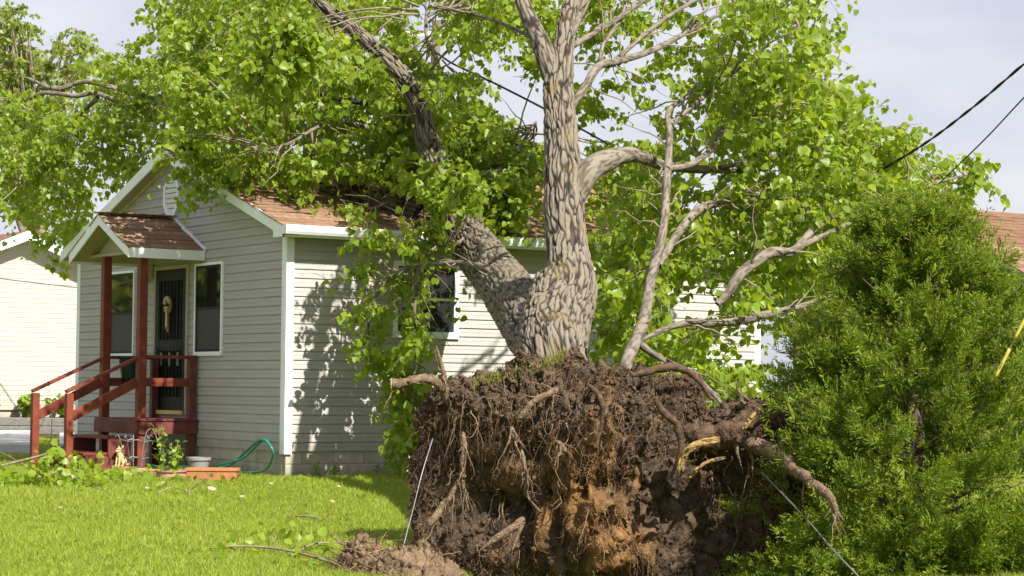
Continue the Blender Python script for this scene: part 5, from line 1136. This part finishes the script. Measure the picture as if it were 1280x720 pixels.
# little tan dog figurine
q = gp(149, 584); q = wall_front_pt(150, 578, -1.0); q[2] = .05; dg = empty('dog_figurine', q, math.radians(200)); tag(dg, 'small tan sitting dog figurine on terracotta pavers', 'figurine')
link('body', tube_mesh('body', [(-.05, 0, .02), (-.045, 0, .05), (-.02, 0, .09), (.01, 0, .14), (.02, 0, .17)], [.035, .05, .045, .035, .02], 12, 24), M['tan'], dg)
link('head', tube_mesh('head', [(-.005, 0, .185), (.015, 0, .19), (.045, 0, .182), (.075, 0, .172)], [.02, .034, .024, .012], 10, 18), M['tan'], dg)
for s in (-1, 1):
    link('ear', tube_mesh('ear', [(0, s * .02, .205), (-.008, s * .03, .225), (-.012, s * .034, .25)], [.014, .012, .004], 8, 10), M['tan'], dg)
    link('front_leg', tube_mesh('front_leg', [(.02, s * .022, .12), (.035, s * .024, .06), (.04, s * .024, .012), (.06, s * .024, .008)], [.016, .013, .012, .012], 8, 16), M['tan'], dg)
    link('hind_leg', tube_mesh('hind_leg', [(-.045, s * .03, .05), (-.01, s * .045, .05), (.0, s * .045, .012), (.03, s * .045, .008)], [.03, .024, .014, .011], 8, 16), M['tan'], dg)
link('tail', tube_mesh('tail', [(-.07, 0, .03), (-.10, .02, .02), (-.11, .05, .03)], [.014, .011, .006], 8, 10), M['tan'], dg)
for k, (px, py) in enumerate(((153, 580), (176, 580), (192, 581))):
    q = wall_front_pt(px, py, -.98); pv = link('terracotta_paver', MB().box(-.12, .12, -.075, .075, 0, .045).mesh('paver', .008), M['terracotta' if k != 1 else 'pinkclay']); pv.location = (q[0], q[1], .004); pv.rotation_euler.z = random.uniform(-.3, .3) - .6
    tag(pv, ['terracotta paver under the dog figurine', 'pinkish clay paver between two terracotta ones', 'terracotta paver at the foot of the spindly plant'][k], 'paver')
# curled dry leaves and litter
for k, (px, py, sz) in enumerate(((198, 590, .16), (196, 574, .13))):
    q = gp(px, py) if k == 0 else wall_front_pt(px, py, -.8); t = link('dry_leaf', None)
    V, Q = leaf_arrays(np.zeros((3, 3)), np.array([[1, .2, .9], [-.3, 1, .6], [.2, -1, .8]]), np.array([[0, .3, 1], [.5, 0, 1], [-.2, .4, 1.]]), np.array([sz, sz * .8, sz * .9])); bpy.data.objects.remove(t)
    t = link('dry_leaf', raw_mesh('dry_leaf', V, Q, attrs={'lv': np.zeros(3 * NL)}), M['deadleaf']); t.location = q + np.array([0, 0, .01]); tag(t, ['curled tan dry leaf clump on the lawn before the pots', 'dry yellowish leaf clump resting on the pot rim'][k], 'dry leaf')
for k, (px, py, sz) in enumerate(((263, 617, .10), (204, 610, .07), (423, 613, .05), (183, 615, .05), (302, 626, .06), (415, 632, .05), (338, 609, .05), (75, 640, .05))):
    q = gp(px, py); V, Q = leaf_arrays(np.zeros((1, 3)), np.array([[.6, .5, .25]]), np.array([[random.uniform(-.5, .5), random.uniform(-.6, 0), 1.]]), np.array([sz])); t = link('fallen_leaf', raw_mesh('fallen_leaf', V, Q, attrs={'lv': np.zeros(NL)}), M['paleleaf'])
    t.location = q + np.array([0, 0, .035]); tag(t, ['largest pale dry leaf, on the lawn in front of the terracotta trough', 'pale dry leaf on the lawn in front of the pink clay pot', 'pale dry leaf near the shaded grass by the side wall', 'pale dry leaf at the tip of the forked bare twig', 'small pale leaf on open lawn before the corner board', 'small pale leaf on the lawn above the dark stick', 'small pale leaf on the lawn close to the corner board foot', 'small pale leaf alone on the lawn before the leafy branch heap'][k], 'leaf', 'pale leaves scattered on the lawn')

# broken leafy branches on the lawn
def debris(name, label, stems, nleaf, lsz, seed, hgt=.12, region=None):
    rng = np.random.default_rng(seed); first = gp(*stems[0][0][:2]); t = empty(name, first); tag(t, label, 'branch')
    allp = []
    for st in stems:
        p = []
        for (px, py, up, r) in st:
            q = gp(px, py); q = q + np.array([0, 0, up]); p.append([*(q - first), r])
        p = np.array(p); link('stick', tube_mesh('stick', p[:, :3], p[:, 3], 7, len(p) * 6), M['twig'], t); allp.append(spline(p[:, :3], 30))
    if nleaf:
        allp = np.vstack(allp); k = rng.integers(0, len(allp), nleaf); ps = allp[k] + rng.normal(size=(nleaf, 3)) * np.array([.10, .10, hgt * .5]); 
        if region is not None:
            rx = rng.uniform(region[0], region[2], nleaf); 
            hh = rng.random(nleaf) ** 1.3 * np.interp(rx, *region[4]); qs = np.array([gp(a, region[3] - rng.uniform(0, 12)) for a in rx]); ps = qs - first + np.stack([0 * hh, 0 * hh, hh], -1) + rng.normal(size=(nleaf, 3)) * .03
        ps[:, 2] = np.maximum(ps[:, 2], gz(ps[:, 0] + first[0], ps[:, 1] + first[1]) - first[2] + .02)
        tp_ = norm(rng.normal(size=(nleaf, 3)) + np.array([0, 0, -.35])); nr_ = norm(rng.normal(size=(nleaf, 3)) * .7 + SUNV)
        V, Q = leaf_arrays(ps, tp_, nr_, lsz * rng.uniform(.6, 1.25, nleaf)); link('leaves', raw_mesh('leaves', V, Q, attrs={'lv': np.repeat(np.clip(rng.normal(.6, .25, nleaf), 0, 1), NL)}), M['leaf'], t, 'stuff')
    return t
debris('broken_branch', 'big broken branch with bright leaves heaped before the porch stair rails',
       [[(-30, 602, .1, .012), (20, 596, .16, .014), (55, 590, .2, .013), (90, 582, .28, .008)], [(60, 596, .1, .012), (64, 560, .35, .008), (62, 530, .5, .005), (60, 515, .55, .003)], [(30, 608, .05, .014), (70, 600, .08, .016), (95, 598, .08, .014), (122, 605, .03, .006)], [(88, 602, .06, .016), (105, 608, .03, .014), (132, 615, .02, .006)], [(-20, 575, .2, .008), (10, 590, .18, .008), (40, 600, .1, .006)]],
       430, .082, 41, .2, (-30, 0, 135, 612, ([-30, 20, 45, 58, 66, 80, 105, 128, 140], [.10, .12, .18, .50, .52, .24, .30, .24, .04])))
debris('leafy_litter', 'flattened leafy twigs on the grass behind the terracotta trough', [[(150, 600, .03, .006), (190, 596, .06, .006), (240, 602, .03, .004)], [(120, 596, .04, .005), (160, 604, .04, .005)]], 120, .085, 42, .08)
debris('fallen_branch', 'long bare branch with some leaves lying on the lawn near the dirt mound', [[(262, 690, .03, .006), (300, 691, .05, .008), (345, 694, .05, .010), (385, 701, .04, .010), (424, 712, .03, .011)], [(370, 698, .04, .006), (392, 688, .05, .006), (425, 686, .05, .007)], [(345, 694, .05, .005), (340, 684, .08, .004), (342, 676, .12, .003)]], 60, .075, 43, .10)
debris('bare_twig', 'forked bare twig on the lawn in front of the trough', [[(196, 620, .02, .005), (215, 617, .06, .006), (235, 620, .04, .005)], [(236, 622, .02, .006), (240, 616, .06, .005), (262, 604, .08, .004)]], 14, .06, 44, .04)
debris('bare_twig', 'dark short stick lying on the lawn by the wall shadow', [[(370, 648, .02, .008), (388, 650, .03, .009), (408, 652, .02, .008)]], 0, .06, 45)
debris('bare_twig', 'thin curved twig standing out of the lawn near the dark stick', [[(366, 666, .01, .004), (362, 656, .08, .004), (376, 636, .10, .003)]], 0, .06, 46)
# storm litter strewn over the lawn
n = 420; lx = RNG.uniform(-40, 500, n); ly = 600 + 118 * RNG.random(n) ** 1.6; lp = np.array([gp(a, b_) for a, b_ in zip(lx, ly)]); lp[:, 2] += RNG.uniform(.03, .06, n)
V, Q = leaf_arrays(lp, norm(RNG.normal(size=(n, 3)) * np.array([1, 1, .25])), norm(RNG.normal(size=(n, 3)) * .45 + np.array([0, 0, 1])), RNG.uniform(.03, .075, n))
o = link('leaf_litter', raw_mesh('leaf_litter', V, Q, attrs={'lv': np.repeat(RNG.random(n), NL)}), M['leaf'], None, 'stuff'); tag(o, 'torn green leaves strewn over the mown lawn', 'leaf litter')
# weeds on the bed before the cream house, weeds by the foundation
for k, (px, h_, n_) in enumerate(((36, .48, 150), (80, .5, 120), (-30, .3, 80))):
    q = P(px, 520, 40.2); q[2] = .36; shrub(q, ['leafy weed clump on the bed before the cream house', 'weed clump seen between both stair rails before the cream house', 'low weed at the far end of the timber edging'][k], h_, n_, .13, 50 + k, 'garden_weed', 'weed', .28, 7)
for k, (x, h_) in enumerate(((.34, .2), (1.12, .17), (.55, .12))):
    shrub((x, -.12, 0), ['tallest tiny weed sprouting at the block foundation', 'tiny weed at the foundation under the side window', 'shortest tiny weed sprouting at the block foundation'][k], h_, 14, .05, 60 + k, 'foundation_weed', 'weed', .03, 2)['group'] = 'weeds along the block foundation'

# ------------------------------------------------------------------ grass
def grass():
    rng = np.random.default_rng(77); n = 760000
    u = rng.uniform(11.5, 34, n); l = rng.uniform(-.30, .30, n) * u
    rv = np.array([R[0][0], R[0][1]]); rv /= np.linalg.norm(rv)
    x = CAM[0] + u * FW[0] + l * rv[0]; y = CAM[1] + u * FW[1] + l * rv[1]
    ok = ~((x > -.01) & (y > -.01)) & ~((x > -1.4) & (x < 0) & (y > 2.2) & (y < 3.45))
    keepd = rng.random(n) < np.clip(22 / u, .35, 1) ; ok &= keepd
    px, py, _ = to_px(np.stack([x, y, gz(x, y)], -1)); ok &= ~((py < 560) & (px < 190))
    ok &= ~((px > 640) & (u > 18)); q0, q1 = PIT[0] - x, PIT[1] - y; ok &= (np.abs(q0 * RV[0] + q1 * RV[1]) > 1.5) | (np.abs(q0 * FW[0] + q1 * FW[1]) > 1.15)
    x, y = x[ok], y[ok]; m_ = len(x); den = fbm(np.stack([x * .9, y * .9, 0 * x], -1), 3)
    h = np.clip(rng.normal(.046, .013, m_) * (1 + .3 * den), .02, .13); z = gz(x, y) - .005
    b0 = np.stack([x, y, z], -1); a = rng.uniform(0, 2 * np.pi, m_); wv = np.stack([np.cos(a), np.sin(a), 0 * a], -1) * rng.uniform(.003, .0052, m_)[:, None]
    lean = rng.normal(size=(m_, 3)) * np.array([.5, .5, 0]); tipv = b0 + norm(lean + np.array([0, 0, 1.])) * h[:, None] + lean * h[:, None] * .35
    midv = b0 + (norm(lean * .5 + np.array([0, 0, 1.])) * h[:, None]) * .55
    V = np.stack([b0 - wv, b0 + wv, tipv], 1).reshape(-1, 3); T = np.arange(m_ * 3).reshape(-1, 3)
    lv = np.clip(rng.normal(.48, .30, m_) + .20 * den, 0, 1)
    o = link('grass', raw_mesh('grass', V, None, T, attrs={'lv': np.repeat(lv, 3)}), M['grass'], None, 'stuff'); tag(o, 'bright short mown grass blades of the sunny lawn', 'grass')
grass()
